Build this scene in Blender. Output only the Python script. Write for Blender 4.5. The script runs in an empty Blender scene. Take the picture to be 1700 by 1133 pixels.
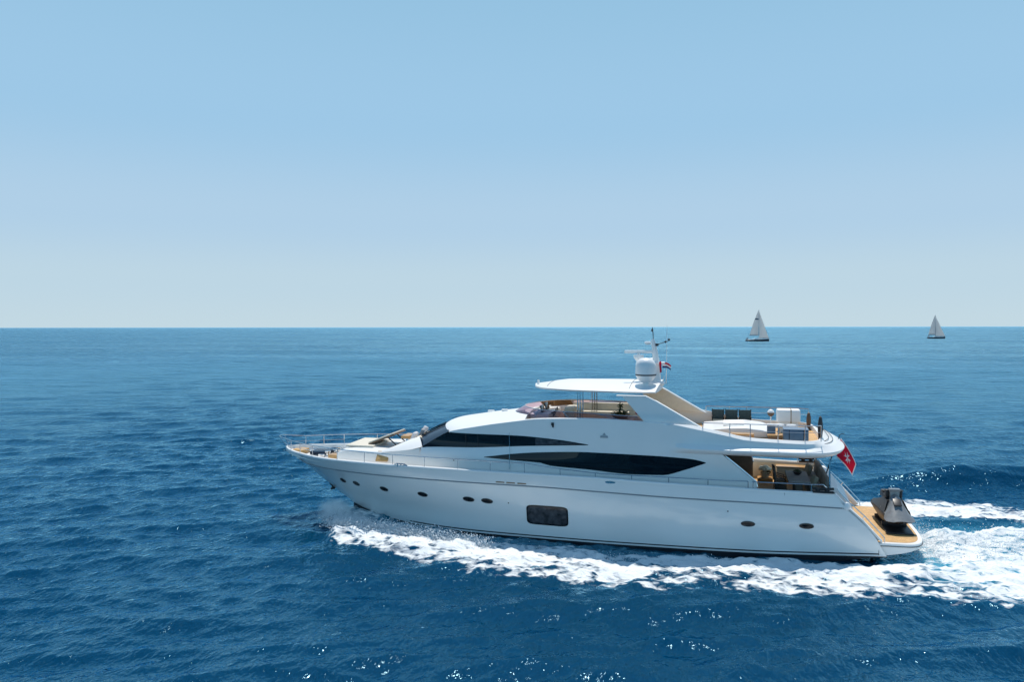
import bpy, bmesh, math, random
import numpy as np
from mathutils import Vector, Matrix, Euler
R = math.radians
C = bpy.context.scene.collection
sc = bpy.context.scene

# ------------------------------------------------------------------ camera
# metres; x runs from the yacht's bow (0) to its stern (30), y to starboard, z up from the sea
cam_d = bpy.data.cameras.new('camera'); cam = bpy.data.objects.new('camera', cam_d); C.objects.link(cam)
cam.location = (22.28, -37.33, 9.62)
cam.rotation_euler = (R(90 - 1.01), R(0.08), R(15.0))
cam_d.sensor_width = 36; cam_d.lens = 28.0
cam_d.clip_start = 0.5; cam_d.clip_end = 90000
sc.camera = cam

# ------------------------------------------------------------------ sky, sun, exposure
SUN_EL, SUN_AZ = 66.0, -3.0        # azimuth: degrees clockwise (to the right) of +Y
w = bpy.data.worlds.new('World'); sc.world = w; w.use_nodes = True
nt = w.node_tree; bg = nt.nodes['Background']
sky = nt.nodes.new('ShaderNodeTexSky'); sky.sky_type = 'NISHITA'; sky.sun_disc = False
sky.sun_elevation = R(SUN_EL); sky.sun_rotation = R(SUN_AZ)
sky.altitude = 0; sky.air_density = 1.0; sky.dust_density = 0.3; sky.ozone_density = 4.0
def wnode(k, **kw):
    q = nt.nodes.new(k)
    for a, v in kw.items(): setattr(q, a, v)
    return q
# near the horizon the clear sky turns into pale summer haze; the whole sky leans slightly to cyan
tc = wnode('ShaderNodeTexCoord'); sp = wnode('ShaderNodeSeparateXYZ'); nt.links.new(tc.outputs['Generated'], sp.inputs[0])
tint = wnode('ShaderNodeVectorMath', operation='MULTIPLY'); tint.inputs[1].default_value = (.66, 1.04, 1.12); nt.links.new(sky.outputs[0], tint.inputs[0])
mr = wnode('ShaderNodeMapRange'); mr.inputs[1].default_value = 0; mr.inputs[2].default_value = 1; mr.inputs[3].default_value = .10; mr.inputs[4].default_value = 1
nt.links.new(sp.outputs[2], mr.inputs[0]); cb = wnode('ShaderNodeCombineXYZ')
nt.links.new(sp.outputs[0], cb.inputs[0]); nt.links.new(sp.outputs[1], cb.inputs[1]); nt.links.new(mr.outputs[0], cb.inputs[2]); nt.links.new(cb.outputs[0], sky.inputs[0])
hz = wnode('ShaderNodeValToRGB'); nt.links.new(sp.outputs[2], hz.inputs[0]); cr = hz.color_ramp
cr.interpolation = 'EASE'
for i, (p, c) in enumerate(((0, (.545, .69, .768)), (.055, (.51, .672, .778)), (.13, (.435, .625, .80)), (.25, (.34, .575, .795)), (.45, (.285, .525, .735)))):
    e = cr.elements[i] if i < 2 else cr.elements.new(p)
    e.position = p; e.color = (*c, 1)
SKY_STRENGTH = .10
hs = wnode('ShaderNodeVectorMath', operation='SCALE'); hs.inputs['Scale'].default_value = 1/SKY_STRENGTH; nt.links.new(hz.outputs[0], hs.inputs[0])
# the haze glows towards the sun's side and thins out overhead and away from the sun
up_ = wnode('ShaderNodeMapRange', interpolation_type='SMOOTHSTEP'); nt.links.new(sp.outputs[2], up_.inputs[0])
up_.inputs[1].default_value = .43; up_.inputs[2].default_value = .58; up_.inputs[3].default_value = 1; up_.inputs[4].default_value = 0
sd_ = wnode('ShaderNodeMapRange', interpolation_type='SMOOTHSTEP'); nt.links.new(sp.outputs[1], sd_.inputs[0])
sd_.inputs[1].default_value = -.75; sd_.inputs[2].default_value = .55; sd_.inputs[3].default_value = .50; sd_.inputs[4].default_value = 1
mm_ = wnode('ShaderNodeMath', operation='MULTIPLY'); nt.links.new(up_.outputs[0], mm_.inputs[0]); nt.links.new(sd_.outputs[0], mm_.inputs[1])
# added fill: low sky behind the camera brightened and cooled to light the hull
bk = wnode('ShaderNodeMapRange', interpolation_type='SMOOTHSTEP'); nt.links.new(sp.outputs[1], bk.inputs[0])
for i, v in enumerate((-.7, .3, 1.95, 1.0)): bk.inputs[i+1].default_value = v
h2 = wnode('ShaderNodeVectorMath', operation='SCALE'); nt.links.new(hs.outputs[0], h2.inputs[0]); nt.links.new(bk.outputs[0], h2.inputs['Scale'])
h3 = wnode('ShaderNodeMix', data_type='RGBA'); h3.inputs[6].default_value = (1, 1, 1, 1); h3.inputs[7].default_value = (.82, 1.02, 1.06, 1)
bk2 = wnode('ShaderNodeMapRange', interpolation_type='SMOOTHSTEP'); nt.links.new(sp.outputs[1], bk2.inputs[0])
for i, v in enumerate((-.6, .1, 1, 0)): bk2.inputs[i+1].default_value = v
nt.links.new(bk2.outputs[0], h3.inputs[0]); h4 = wnode('ShaderNodeVectorMath', operation='MULTIPLY'); nt.links.new(h2.outputs[0], h4.inputs[0]); nt.links.new(h3.outputs[2], h4.inputs[1])
hm = wnode('ShaderNodeMix', data_type='RGBA'); nt.links.new(h4.outputs[0], hm.inputs[7])
nt.links.new(mm_.outputs[0], hm.inputs[0]); nt.links.new(tint.outputs[0], hm.inputs[6])
nt.links.new(hm.outputs[2], bg.inputs[0]); bg.inputs[1].default_value = SKY_STRENGTH
sun_d = bpy.data.lights.new('sun', 'SUN'); sun_d.energy = 4.5; sun_d.angle = R(0.5); sun_d.color = (1, .95, .87)
sun = bpy.data.objects.new('sun', sun_d); C.objects.link(sun)
_az, _el = R(SUN_AZ), R(SUN_EL)
to_sun = Vector((math.sin(_az)*math.cos(_el), math.cos(_az)*math.cos(_el), math.sin(_el)))
sun.rotation_euler = to_sun.to_track_quat('Z', 'Y').to_euler()
sun.location = (20, 40, 60)
sc.view_settings.view_transform = 'Standard'; sc.view_settings.look = 'None'
sc.view_settings.exposure = 0.0; sc.view_settings.gamma = 1.0
sc.cycles.max_bounces = 8; sc.cycles.transparent_max_bounces = 12
sc.cycles.sample_clamp_direct = 12.0; sc.cycles.volume_bounces = 5; sc.cycles.sample_clamp_indirect = 4.0; sc.cycles.use_denoising = True; sc.cycles.caustics_reflective = False; sc.cycles.caustics_refractive = False; sc.cycles.blur_glossy = .5

# ------------------------------------------------------------------ materials
def mat(name, col, rough=.5, metal=0., coat=0., spec=.5, var=0., vscale=6., bump=0., bscale=40., stretch=(1,1,1)):
    m = bpy.data.materials.new(name); m.use_nodes = True
    n = m.node_tree.nodes; l = m.node_tree.links; p = n['Principled BSDF']
    p.inputs['Base Color'].default_value = (*col, 1); p.inputs['Roughness'].default_value = rough
    p.inputs['Metallic'].default_value = metal; p.inputs['Coat Weight'].default_value = coat
    p.inputs['Coat Roughness'].default_value = .04; p.inputs['Specular IOR Level'].default_value = spec
    if var or bump:
        tc = n.new('ShaderNodeTexCoord'); mp = n.new('ShaderNodeMapping'); mp.inputs['Scale'].default_value = stretch
        l.new(tc.outputs['Object'], mp.inputs[0])
    if var:
        ns = n.new('ShaderNodeTexNoise'); ns.inputs['Scale'].default_value = vscale; ns.inputs['Detail'].default_value = 6
        l.new(mp.outputs[0], ns.inputs['Vector'])
        r = n.new('ShaderNodeMapRange'); r.inputs[1].default_value = .3; r.inputs[2].default_value = .7
        r.inputs[3].default_value = 1 - var; r.inputs[4].default_value = 1 + var
        l.new(ns.outputs[0], r.inputs[0])
        mx = n.new('ShaderNodeVectorMath'); mx.operation = 'SCALE'; mx.inputs[0].default_value = col
        l.new(r.outputs[0], mx.inputs['Scale']); l.new(mx.outputs[0], p.inputs['Base Color'])
    if bump:
        nb = n.new('ShaderNodeTexNoise'); nb.inputs['Scale'].default_value = bscale; nb.inputs['Detail'].default_value = 3
        l.new(mp.outputs[0], nb.inputs['Vector'])
        b = n.new('ShaderNodeBump'); b.inputs['Strength'].default_value = bump; b.inputs['Distance'].default_value = .02
        l.new(nb.outputs[0], b.inputs['Height']); l.new(b.outputs[0], p.inputs['Normal'])
    return m
def teak_mat(name, col, axis=1, plank=.06):
    m = mat(name, col, .6, var=.18, vscale=3, stretch=(1.2, 1.2, 1.2)); n = m.node_tree.nodes; l = m.node_tree.links
    p = n['Principled BSDF']; src = p.inputs['Base Color'].links[0].from_socket
    tc = n.new('ShaderNodeTexCoord'); sp = n.new('ShaderNodeSeparateXYZ'); l.new(tc.outputs['Object'], sp.inputs[0])
    d = n.new('ShaderNodeMath'); d.operation = 'DIVIDE'; d.inputs[1].default_value = plank; l.new(sp.outputs[axis], d.inputs[0])
    f = n.new('ShaderNodeMath'); f.operation = 'FRACT'; l.new(d.outputs[0], f.inputs[0])
    g = n.new('ShaderNodeMath'); g.operation = 'GREATER_THAN'; g.inputs[1].default_value = .9; l.new(f.outputs[0], g.inputs[0])
    mx = n.new('ShaderNodeMix'); mx.data_type = 'RGBA'; l.new(g.outputs[0], mx.inputs[0])
    l.new(src, mx.inputs[6]); mx.inputs[7].default_value = (.05, .03, .02, 1); l.new(mx.outputs[2], p.inputs['Base Color'])
    return m
M = dict(
    gel=mat('white_gelcoat', (.83, .82, .80), .34, spec=.35, coat=.22, var=.02, vscale=.8, bump=.02, bscale=1.5),
    gelh=mat('glossy_hull_gelcoat', (.82, .82, .80), .2, coat=.8, var=.02, vscale=.8, bump=.06, bscale=1.1, stretch=(.5, 1, 1.4)),
    gelm=mat('white_nonskid', (.78, .77, .74), .6, var=.03, vscale=3),
    cream=mat('cream_lining', (.80, .70, .54), .55, var=.04),
    creamv=mat('cream_vinyl', (.66, .60, .49), .5, var=.05, bump=.1, bscale=25),
    glass=mat('black_glass', (.004, .006, .009), .04, spec=.32),
    wglass=mat('windscreen_glass', (.016, .032, .06), .2, spec=.15),
    mottle=mat('mottled_reflection_glass', (.042, .042, .046), .12, var=.85, vscale=4.),  # blotchy colour paints dim wave reflections onto the panes
    teak=teak_mat('teak', (.56, .335, .13)),
    teakx=teak_mat('teak_step', (.52, .30, .11), 0, .08),
    wood=mat('varnished_wood', (.50, .28, .10), .35, coat=.3, var=.2, vscale=5, stretch=(.4, 3, 3)),
    brown=mat('brown_wood', (.17, .095, .05), .4, var=.25, vscale=4, stretch=(.5, 3, 3)),
    steel=mat('polished_steel', (.62, .62, .62), .14, 1.0),
    dark=mat('black_rubber', (.015, .015, .017), .5, var=.2),
    boot=mat('black_antifouling', (.008, .009, .014), .35, var=.3, vscale=2),
    navy=mat('dark_boot_stripe', (.01, .013, .025), .3),
    grey=mat('grey_fabric', (.29, .29, .30), .8, var=.15, bump=.15, bscale=30),
    bgrey=mat('blue_grey_cover', (.12, .19, .27), .75, var=.12, bump=.2, bscale=12),
    dgrey=mat('charcoal_fabric', (.05, .046, .045), .8, var=.3, bump=.2, bscale=30),
    taupe=mat('taupe_fabric', (.19, .165, .14), .85, var=.15, bump=.2, bscale=25),
    olive=mat('olive_cushion', (.27, .24, .18), .85, var=.15, bump=.2, bscale=20),
    green=mat('dark_green_mesh', (.05, .07, .065), .7, var=.25, vscale=14),
    leaf=mat('leaf_green', (.035, .06, .022), .6, var=.4, vscale=12),
    flower=mat('white_petals', (.86, .85, .70), .7, var=.15, vscale=25),
    rattan=mat('brown_rattan', (.12, .075, .05), .7, var=.35, vscale=30, bump=.4, bscale=60),
    red=mat('flag_red', (.60, .012, .07), .75, var=.12, vscale=3),
    white=mat('white_cloth', (.74, .74, .76), .8, var=.04),
    blue=mat('flag_blue', (.012, .03, .16), .75),
    jetg=mat('jet_ski_grey', (.19, .20, .205), .3, coat=.4, var=.12, vscale=5),
    jetd=mat('jet_ski_black', (.022, .022, .024), .4, var=.3, vscale=5),
    plast=mat('white_plastic', (.80, .80, .79), .35, var=.02),
    beige=mat('beige_strap', (.30, .20, .12), .7),
    sail=mat('sailcloth', (.70, .715, .715), .8, var=.06, vscale=.3),
    sailg=mat('sail_trim_grey', (.16, .18, .21), .8),
    hulld=mat('dark_blue_hull', (.012, .018, .03), .3, var=.2, vscale=1),
    hullg=mat('grey_hull', (.06, .08, .10), .3, var=.2, vscale=1),
    mesh=mat('mast_alloy', (.35, .36, .38), .4, .3),
    shade_line=mat('grey_knuckle_shade', (.27, .30, .33), .5),
    rope=mat('grey_rope', (.10, .10, .10), .9),
    screen=mat('helm_screen', (.006, .008, .01), .12),
)
def let_light_through(m, col, f):      # thin cloth glows when the sun is behind it
    n = m.node_tree.nodes; l = m.node_tree.links; ts = n.new('ShaderNodeBsdfTranslucent'); ts.inputs[0].default_value = (*col, 1)
    mx = n.new('ShaderNodeMixShader'); mx.inputs[0].default_value = f; l.new(n['Principled BSDF'].outputs[0], mx.inputs[1]); l.new(ts.outputs[0], mx.inputs[2]); l.new(mx.outputs[0], n['Material Output'].inputs[0])
let_light_through(M['sail'], (.76, .78, .78), .66); let_light_through(M['red'], (.75, .012, .06), .5); let_light_through(M['white'], (.85, .85, .86), .4)
# tinted flybridge screen: clear acrylic that takes light away by its tint
m = bpy.data.materials.new('tinted_acrylic'); m.use_nodes = True; n = m.node_tree.nodes; l = m.node_tree.links
n.remove(n['Principled BSDF']); out = n['Material Output']
tr = n.new('ShaderNodeBsdfTransparent'); tr.inputs[0].default_value = (.60, .50, .58, 1)
gl = n.new('ShaderNodeBsdfGlossy'); gl.inputs[0].default_value = (.9, .85, .9, 1); gl.inputs[1].default_value = .06
fr = n.new('ShaderNodeFresnel'); fr.inputs[0].default_value = 1.5; mx = n.new('ShaderNodeMixShader')
l.new(fr.outputs[0], mx.inputs[0]); l.new(tr.outputs[0], mx.inputs[1]); l.new(gl.outputs[0], mx.inputs[2]); l.new(mx.outputs[0], out.inputs[0])
M['tint'] = m

# ------------------------------------------------------------------ mesh helpers
X0 = 15.0
HEEL, LIFT = 0.031, 0.10
class MB:
    def __init__(s): s.v = []; s.f = []
    def add(s, vs, fs):
        o = len(s.v); s.v += [tuple(map(float, p)) for p in vs]; s.f += [tuple(i + o for i in f) for f in fs]; return s
    def grid(s, P, flip=False, closed=False):
        m_, n_ = len(P), len(P[0]); fs = []
        for i in range(m_ - 1):
            for j in range(n_ if closed else n_ - 1):
                k = (j + 1) % n_
                q = (i*n_ + j, i*n_ + k, (i+1)*n_ + k, (i+1)*n_ + j)
                fs.append(q[::-1] if flip else q)
        return s.add([p for r in P for p in r], fs)
    def box(s, c, d, rz=0., r=.0, ry=0., rx=0., seg=2, taper=None):
        bm = bmesh.new(); bmesh.ops.create_cube(bm, size=1)
        for v in bm.verts:
            t = 1.0
            if taper and v.co.z > 0: t = taper
            v.co = Vector((v.co.x*d[0]*t, v.co.y*d[1]*t, v.co.z*d[2]))
        if r > 0: bmesh.ops.bevel(bm, geom=bm.edges[:], offset=min(r, min(d)*.45), segments=seg, affect='EDGES', profile=.6)
        mt = Matrix.Translation(c) @ Euler((rx, ry, rz)).to_matrix().to_4x4()
        bm.verts.ensure_lookup_table()
        s.add([mt @ v.co for v in bm.verts], [[v.index for v in f.verts] for f in bm.faces]); bm.free(); return s
    def tube(s, pts, r, n=8, cap=True):
        pts = [Vector(p) for p in pts]; k = len(pts); rr = r if isinstance(r, (list, tuple)) else [r]*k
        P = []; up = None
        for i, p in enumerate(pts):
            t = (pts[min(i+1, k-1)] - pts[max(i-1, 0)]).normalized()
            if up is None: up = Vector((0, 0, 1)) if abs(t.z) < .9 else Vector((1, 0, 0))
            a = t.cross(up).normalized(); b = a.cross(t).normalized(); up = b
            P.append([p + rr[i]*(a*math.cos(2*math.pi*j/n) + b*math.sin(2*math.pi*j/n)) for j in range(n)])
        o = len(s.v); s.grid(P, closed=True)
        if cap:
            s.f.append(tuple(o + j for j in range(n))[::-1]); e = o + (k-1)*n; s.f.append(tuple(e + j for j in range(n)))
        return s
    def lathe(s, prof, c, n=24):
        P = [[(c[0] + r*math.cos(2*math.pi*j/n), c[1] + r*math.sin(2*math.pi*j/n), c[2] + z) for j in range(n)] for r, z in prof]
        s.grid(P, closed=True); return s
    def prism(s, poly, thick, axis=1, at=0.):
        # poly in the plane across `axis`, extruded by thick along it
        k = len(poly)
        def put(p, t):
            q = list(p); q.insert(axis, at + t); return q
        s.add([put(p, -thick/2) for p in poly] + [put(p, thick/2) for p in poly],
              [tuple(range(k))[::-1], tuple(range(k, 2*k))] + [(i, (i+1) % k, (i+1) % k + k, i + k) for i in range(k)])
        return s
    def mirror(s):
        n_ = len(s.v); s.v += [(x, -y, z) for x, y, z in s.v]; s.f += [tuple(i + n_ for i in f)[::-1] for f in s.f]; return s
    def build(s, name, m, parent=None, loc=None, ang=32, shift=None, bevel=0.):
        me = bpy.data.meshes.new(name)
        v = [(a - shift[0], b - shift[1], c - shift[2]) for a, b, c in s.v] if shift else s.v
        me.from_pydata(v, [], s.f); me.update()
        bm = bmesh.new(); bm.from_mesh(me); bmesh.ops.remove_doubles(bm, verts=bm.verts, dist=1e-4)
        bmesh.ops.recalc_face_normals(bm, faces=bm.faces); bm.to_mesh(me); bm.free()
        for p in me.polygons: p.use_smooth = True
        me.set_sharp_from_angle(angle=R(ang)); me.materials.append(m if not isinstance(m, str) else M[m])
        o = bpy.data.objects.new(name, me); C.objects.link(o)
        if bevel:
            b = o.modifiers.new('bevel', 'BEVEL'); b.width = bevel; b.segments = 2; b.limit_method = 'ANGLE'
        if parent: o.parent = parent
        if loc: o.location = loc
        return o
def tag(o, label=None, cat=None, group=None, kind=None):
    for k, v in (('label', label), ('category', cat), ('group', group), ('kind', kind)):
        if v: o[k] = v
    return o
def empty(name, label, cat, group=None):
    o = bpy.data.objects.new(name, None); C.objects.link(o); o.empty_display_size = .3; return tag(o, label, cat, group)
def T(*p):
    a = np.array(p, float); return lambda x: float(np.interp(x, a[:, 0], a[:, 1]))
def smooth(f, d=.5):
    return lambda x: (f(x - d) + 2*f(x - d/2) + 2*f(x) + 2*f(x + d/2) + f(x + d)) / 8
YM = Matrix.Translation((X0, 0, LIFT)) @ Matrix.Rotation(HEEL, 4, 'X')   # the yacht's own frame in the world
yacht = empty('motor_yacht', 'long white motor yacht with black windows speeding left across the sea', 'yacht')
yacht.location = (X0, 0, LIFT); yacht.rotation_euler = (HEEL, 0, 0)
SH = (X0, 0, 0)
def part(mb, name, m, parent=None, **k):      # a part of the yacht, given in bow-origin coordinates
    return mb.build(name, m, parent or yacht, shift=SH, **k)
def aboard(name, label, cat, x, y, z, rz=0, group=None):    # a thing of its own standing on the yacht
    o = empty(name, label, cat, group)
    mt = YM @ Matrix.Translation((x - X0, y, z)) @ Matrix.Rotation(rz, 4, 'Z')
    o.location = mt.to_translation(); o.rotation_euler = mt.to_euler(); return o
def copy_tree(o, parent=None):
    c = o.copy(); C.objects.link(c); c.parent = parent
    for ch in o.children: copy_tree(ch, c)
    return c

# ------------------------------------------------------------------ sea
def axis(lo, hi, d, far, gr):
    a = list(np.arange(lo, hi + 1e-6, d)); s = d; x = a[-1]; b = []
    while x < far: s *= gr if s < 4.5 else 1.09; x += s; b.append(x)
    s = d; x = a[0]; c = []
    while x > -far: s *= gr if s < 4.5 else 1.09; x -= s; c.append(x)
    return np.array(c[::-1] + a + b)
def lattice(rng, n=256): return rng.random((n, n))
def vnoise(L, x, y):
    n = L.shape[0]; xi = np.floor(x).astype(int); yi = np.floor(y).astype(int); fx = x - xi; fy = y - yi
    fx = fx*fx*(3 - 2*fx); fy = fy*fy*(3 - 2*fy); g = lambda a, b: L[a % n, b % n]
    return (g(xi, yi)*(1-fx) + g(xi+1, yi)*fx)*(1-fy) + (g(xi, yi+1)*(1-fx) + g(xi+1, yi+1)*fx)*fy
def fbm(L, x, y, o=4):
    s = 0; a = .5
    for k in range(o): s = s + a*vnoise(L, x*2**k + 17*k, y*2**k + 5*k); a *= .5
    return s
def sst(a, b, x):
    t = np.clip((x - a)/(b - a), 0, 1); return t*t*(3 - 2*t)
def line_d(pts, X, Y):
    # signed offset in y from a polyline y(x) and the interpolated width
    p = np.array(pts); return Y - np.interp(X, p[:, 0], p[:, 1]), np.interp(X, p[:, 0], p[:, 2])
HULLW = ((3.6, 0), (5, .7), (6.4, 1.3), (8, 2.0), (11, 2.65), (17, 3.05), (28.3, 3.0), (29.8, 2.7), (30, 0))
def build_sea():
    rng = np.random.default_rng(11)
    xs = axis(-14, 44, .15, 42000, 1.014); ys = axis(-26, 18, .13, 42000, 1.013)
    dx = np.gradient(xs); dy = np.gradient(ys); nx, ny = len(xs), len(ys)
    X, Y = np.meshgrid(xs, ys); D = np.maximum(dx[None, :], dy[:, None]*1.0)
    Z = np.zeros_like(X); OX = np.zeros_like(X); OY = np.zeros_like(X)
    L = [lattice(rng) for _ in range(4)]
    gust = .75 + .5*fbm(L[0], X/22., Y/15., 3)                    # patches of calmer and rougher water
    near = np.where((np.abs(X - 16) < 2500) & (np.abs(Y) < 2500))
    r0, r1 = near[0].min(), near[0].max() + 1; c0, c1 = near[1].min(), near[1].max() + 1
    sl = np.s_[r0:r1, c0:c1]; x, y, d = X[sl], Y[sl], D[sl]
    z = np.zeros_like(x); ox = np.zeros_like(x); oy = np.zeros_like(x)
    NW = 110
    for i in range(NW):
        lam = .42*(11/.42)**((i + rng.random()*.8)/NW)
        th = R(-58) + rng.normal(0, .46 if lam < 2 else .34)            # travel direction, towards the viewer
        slope = .182/math.sqrt(NW)*(1.35 if lam < 1.2 else 1.35 if lam < 2.6 else .75 if lam < 5 else .38)
        a = slope*lam/(2*math.pi)*1.414
        k = 2*math.pi/lam; ph = k*(x*math.cos(th) + y*math.sin(th)) + rng.random()*6.283
        f = np.clip((lam/d - 2.5)/3., 0, 1); cw = np.cos(ph)*a*f; sw = np.sin(ph)*a*f
        z += sw; ox += 1.1*math.cos(th)*cw; oy += 1.1*math.sin(th)*cw
    g = gust[sl]; Z[sl] = z*g; OX[sl] = ox*g; OY[sl] = oy*g
    # ---------------- wake: heights and foam
    hw = np.interp(X, [p[0] for p in HULLW], [p[1] for p in HULLW], left=0, right=0)
    band = ((3.2, -1.6, .3), (4.4, -3.5, .55), (5.2, -4.2, 1.0), (7.5, -4.4, 1.3), (9.7, -5.0, 1.55), (12.5, -5.6, 2.0), (17.6, -5.8, 2.1), (22.2, -5.2, 2.2), (27.2, -4.9, 1.95), (32, -4.2, 2.0), (44, -4.4, 2.4), (70, -9, 4))
    foam = np.zeros_like(X); var_ = fbm(L[0], X*.33, Y*.8 + 3, 4) - .47; aer = np.zeros_like(X)
    wob = (fbm(L[1], X*.45, Y*.2, 3) - .45)*1.5 + (fbm(L[2], X*1.7, Y*1.1, 3) - .45)*.5
    for sgn in (1, -1):
        yy = Y*sgn + (0 if sgn > 0 else 3.6*sst(24, 33, X) + .5)
        dd, wd = line_d(band, X, yy + wob); on = sst(3.9, 4.9, X)
        q = -dd/wd; e = np.where(dd > 0, 1.12*(1 - sst(.6, 1.1, dd/wd)), np.clip(1.12 - .30*q, 0, 2)*(1 - sst(1.0, 1.55, q))); foam = np.maximum(foam, e*on*(1 + var_*np.interp(X, [5, 14, 30], [.15, .45, .6]) + (0 if sgn > 0 else -.08)))
        # the crest of the bow wave, pushed up along its outer edge
        c = np.exp(-((dd + wd*.1)/(wd*.75))**2)*on
        Z += c*np.interp(X, [3, 5, 9, 16, 24, 40], [.0, .34, .36, .22, .16, .2])
        outer = np.clip(-dd - wd, 0, None); s = sst(10, 22, X)
        if sgn > 0: Z += .16*s*np.sin(outer*1.25 + X*.28)*np.exp(-outer/5.)*sst(.2, 2.5, outer)
    inner = ((np.abs(Y) < 6.0) & (X > 2.6) & (X < 30.2)); ins = np.clip(1 - sst(-.2, .8, np.abs(Y) - np.interp(X, [2.6, 5, 9, 17, 30], [1.2, 3.6, 4.6, 5.0, 4.6])), 0, 1)
    foam = np.maximum(foam, ins*inner*np.interp(X, [2.5, 3.2, 7, 12, 18, 30], [.0, .80, .80, .70, .50, .42]))
    aer = np.maximum(aer, ins*inner*np.interp(X, [3, 6, 14, 30], [.3, .8, .55, .5]))
    Z += ins*inner*np.exp(-((np.abs(Y) - hw - .6)/1.3)**2)*np.interp(X, [2.6, 4.2, 6, 9, 13, 20, 27, 30], [0, .5, .42, .24, .12, .10, .14, .2])
    # stern wash
    sw = np.interp(X, [28.4, 30, 34, 44, 80], [2.4, 3.0, 3.9, 5.2, 9.]); on = sst(28.9, 30.2, X)
    t = 1 - sst(.75, 1.1, np.abs(Y + .4 + wob*.5)/sw); big = fbm(L[1], X*.42 + 9, Y*.75, 4) - .47; foam = np.maximum(foam, t*on*(np.interp(X, [29, 30.5, 36, 60, 110], [.98, 1.0, .96, .85, 0]) + big*.55*sst(30, 33, X)))
    lump = fbm(L[2], X*.7, Y*.7, 4); Z += t*on*(np.interp(X, [29, 31.5, 36, 60], [-.05, .45, .35, .1]) + (lump - .5)*.9*np.interp(X, [30, 33, 80], [.6, 1., .4]))
    edge = np.exp(-((np.abs(Y + .3) - sw - .4)/1.6)**2)*on; foam = np.maximum(foam, edge*.52); aer = np.maximum(aer, edge*.9 + t*on)
    # the far ridge thrown off to starboard
    rdg = Y - np.interp(X, [28, 34, 40, 60], [13.2, 15.6, 17.6, 24]); Z += 1.25*np.exp(-(rdg/1.6)**2)*sst(28, 37, X)*np.interp(X, [30, 60, 120], [1, .8, 0])
    foam = np.maximum(foam, .42*np.exp(-((rdg + 2.2)/1.2)**2)*sst(30, 33, X))
    foam = np.where(X > 90, foam*(1 - sst(90, 140, X)), foam); aer = aer*(1 - sst(60, 140, X))
    # churned foam is rough
    rough = (fbm(L[3], X*2.6, Y*3.2, 3) - .45)*.26 + (vnoise(L[2], X*5.1, Y*6.3) - .5)*.12
    Z += np.clip(foam, 0, 1)*rough*(D < .5)
    inside = (np.abs(Y) < hw - .35) & (X > 4.6) & (X < 28.3); Z = np.where(inside, np.minimum(Z, -.25), Z)
    foam = np.where(inside, 0, foam)
    und = (X > 28.3) & (X < 30.6) & (np.abs(Y) < 3.3); Z = np.where(und, .12 + .22*fbm(L[2], X*1.1, Y*1.1, 3), Z); aer = np.where(und, 1.5, aer); foam = np.where(und, np.clip(foam, .62, .84), foam)
    co = np.stack([X + OX, Y + OY, Z], -1).reshape(-1, 3).astype(np.float32)
    me = bpy.data.meshes.new('sea'); nv = nx*ny; nf = (nx-1)*(ny-1)
    idx = np.arange(nv).reshape(ny, nx); q = np.stack([idx[:-1, :-1], idx[:-1, 1:], idx[1:, 1:], idx[1:, :-1]], -1).reshape(-1)
    me.vertices.add(nv); me.vertices.foreach_set('co', co.ravel())
    me.loops.add(nf*4); me.loops.foreach_set('vertex_index', q.astype(np.int32))
    me.polygons.add(nf); me.polygons.foreach_set('loop_start', np.arange(0, nf*4, 4, dtype=np.int32))
    me.polygons.foreach_set('use_smooth', np.ones(nf, bool)); me.update()
    for nm, A in (('foam', foam), ('aerated', aer)):
        at = me.attributes.new(nm, 'FLOAT', 'POINT'); at.data.foreach_set('value', A.ravel().astype(np.float32))
    o = bpy.data.objects.new('sea', me); C.objects.link(o); tag(o, kind='structure'); me.materials.append(sea_mat())
    return o
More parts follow.
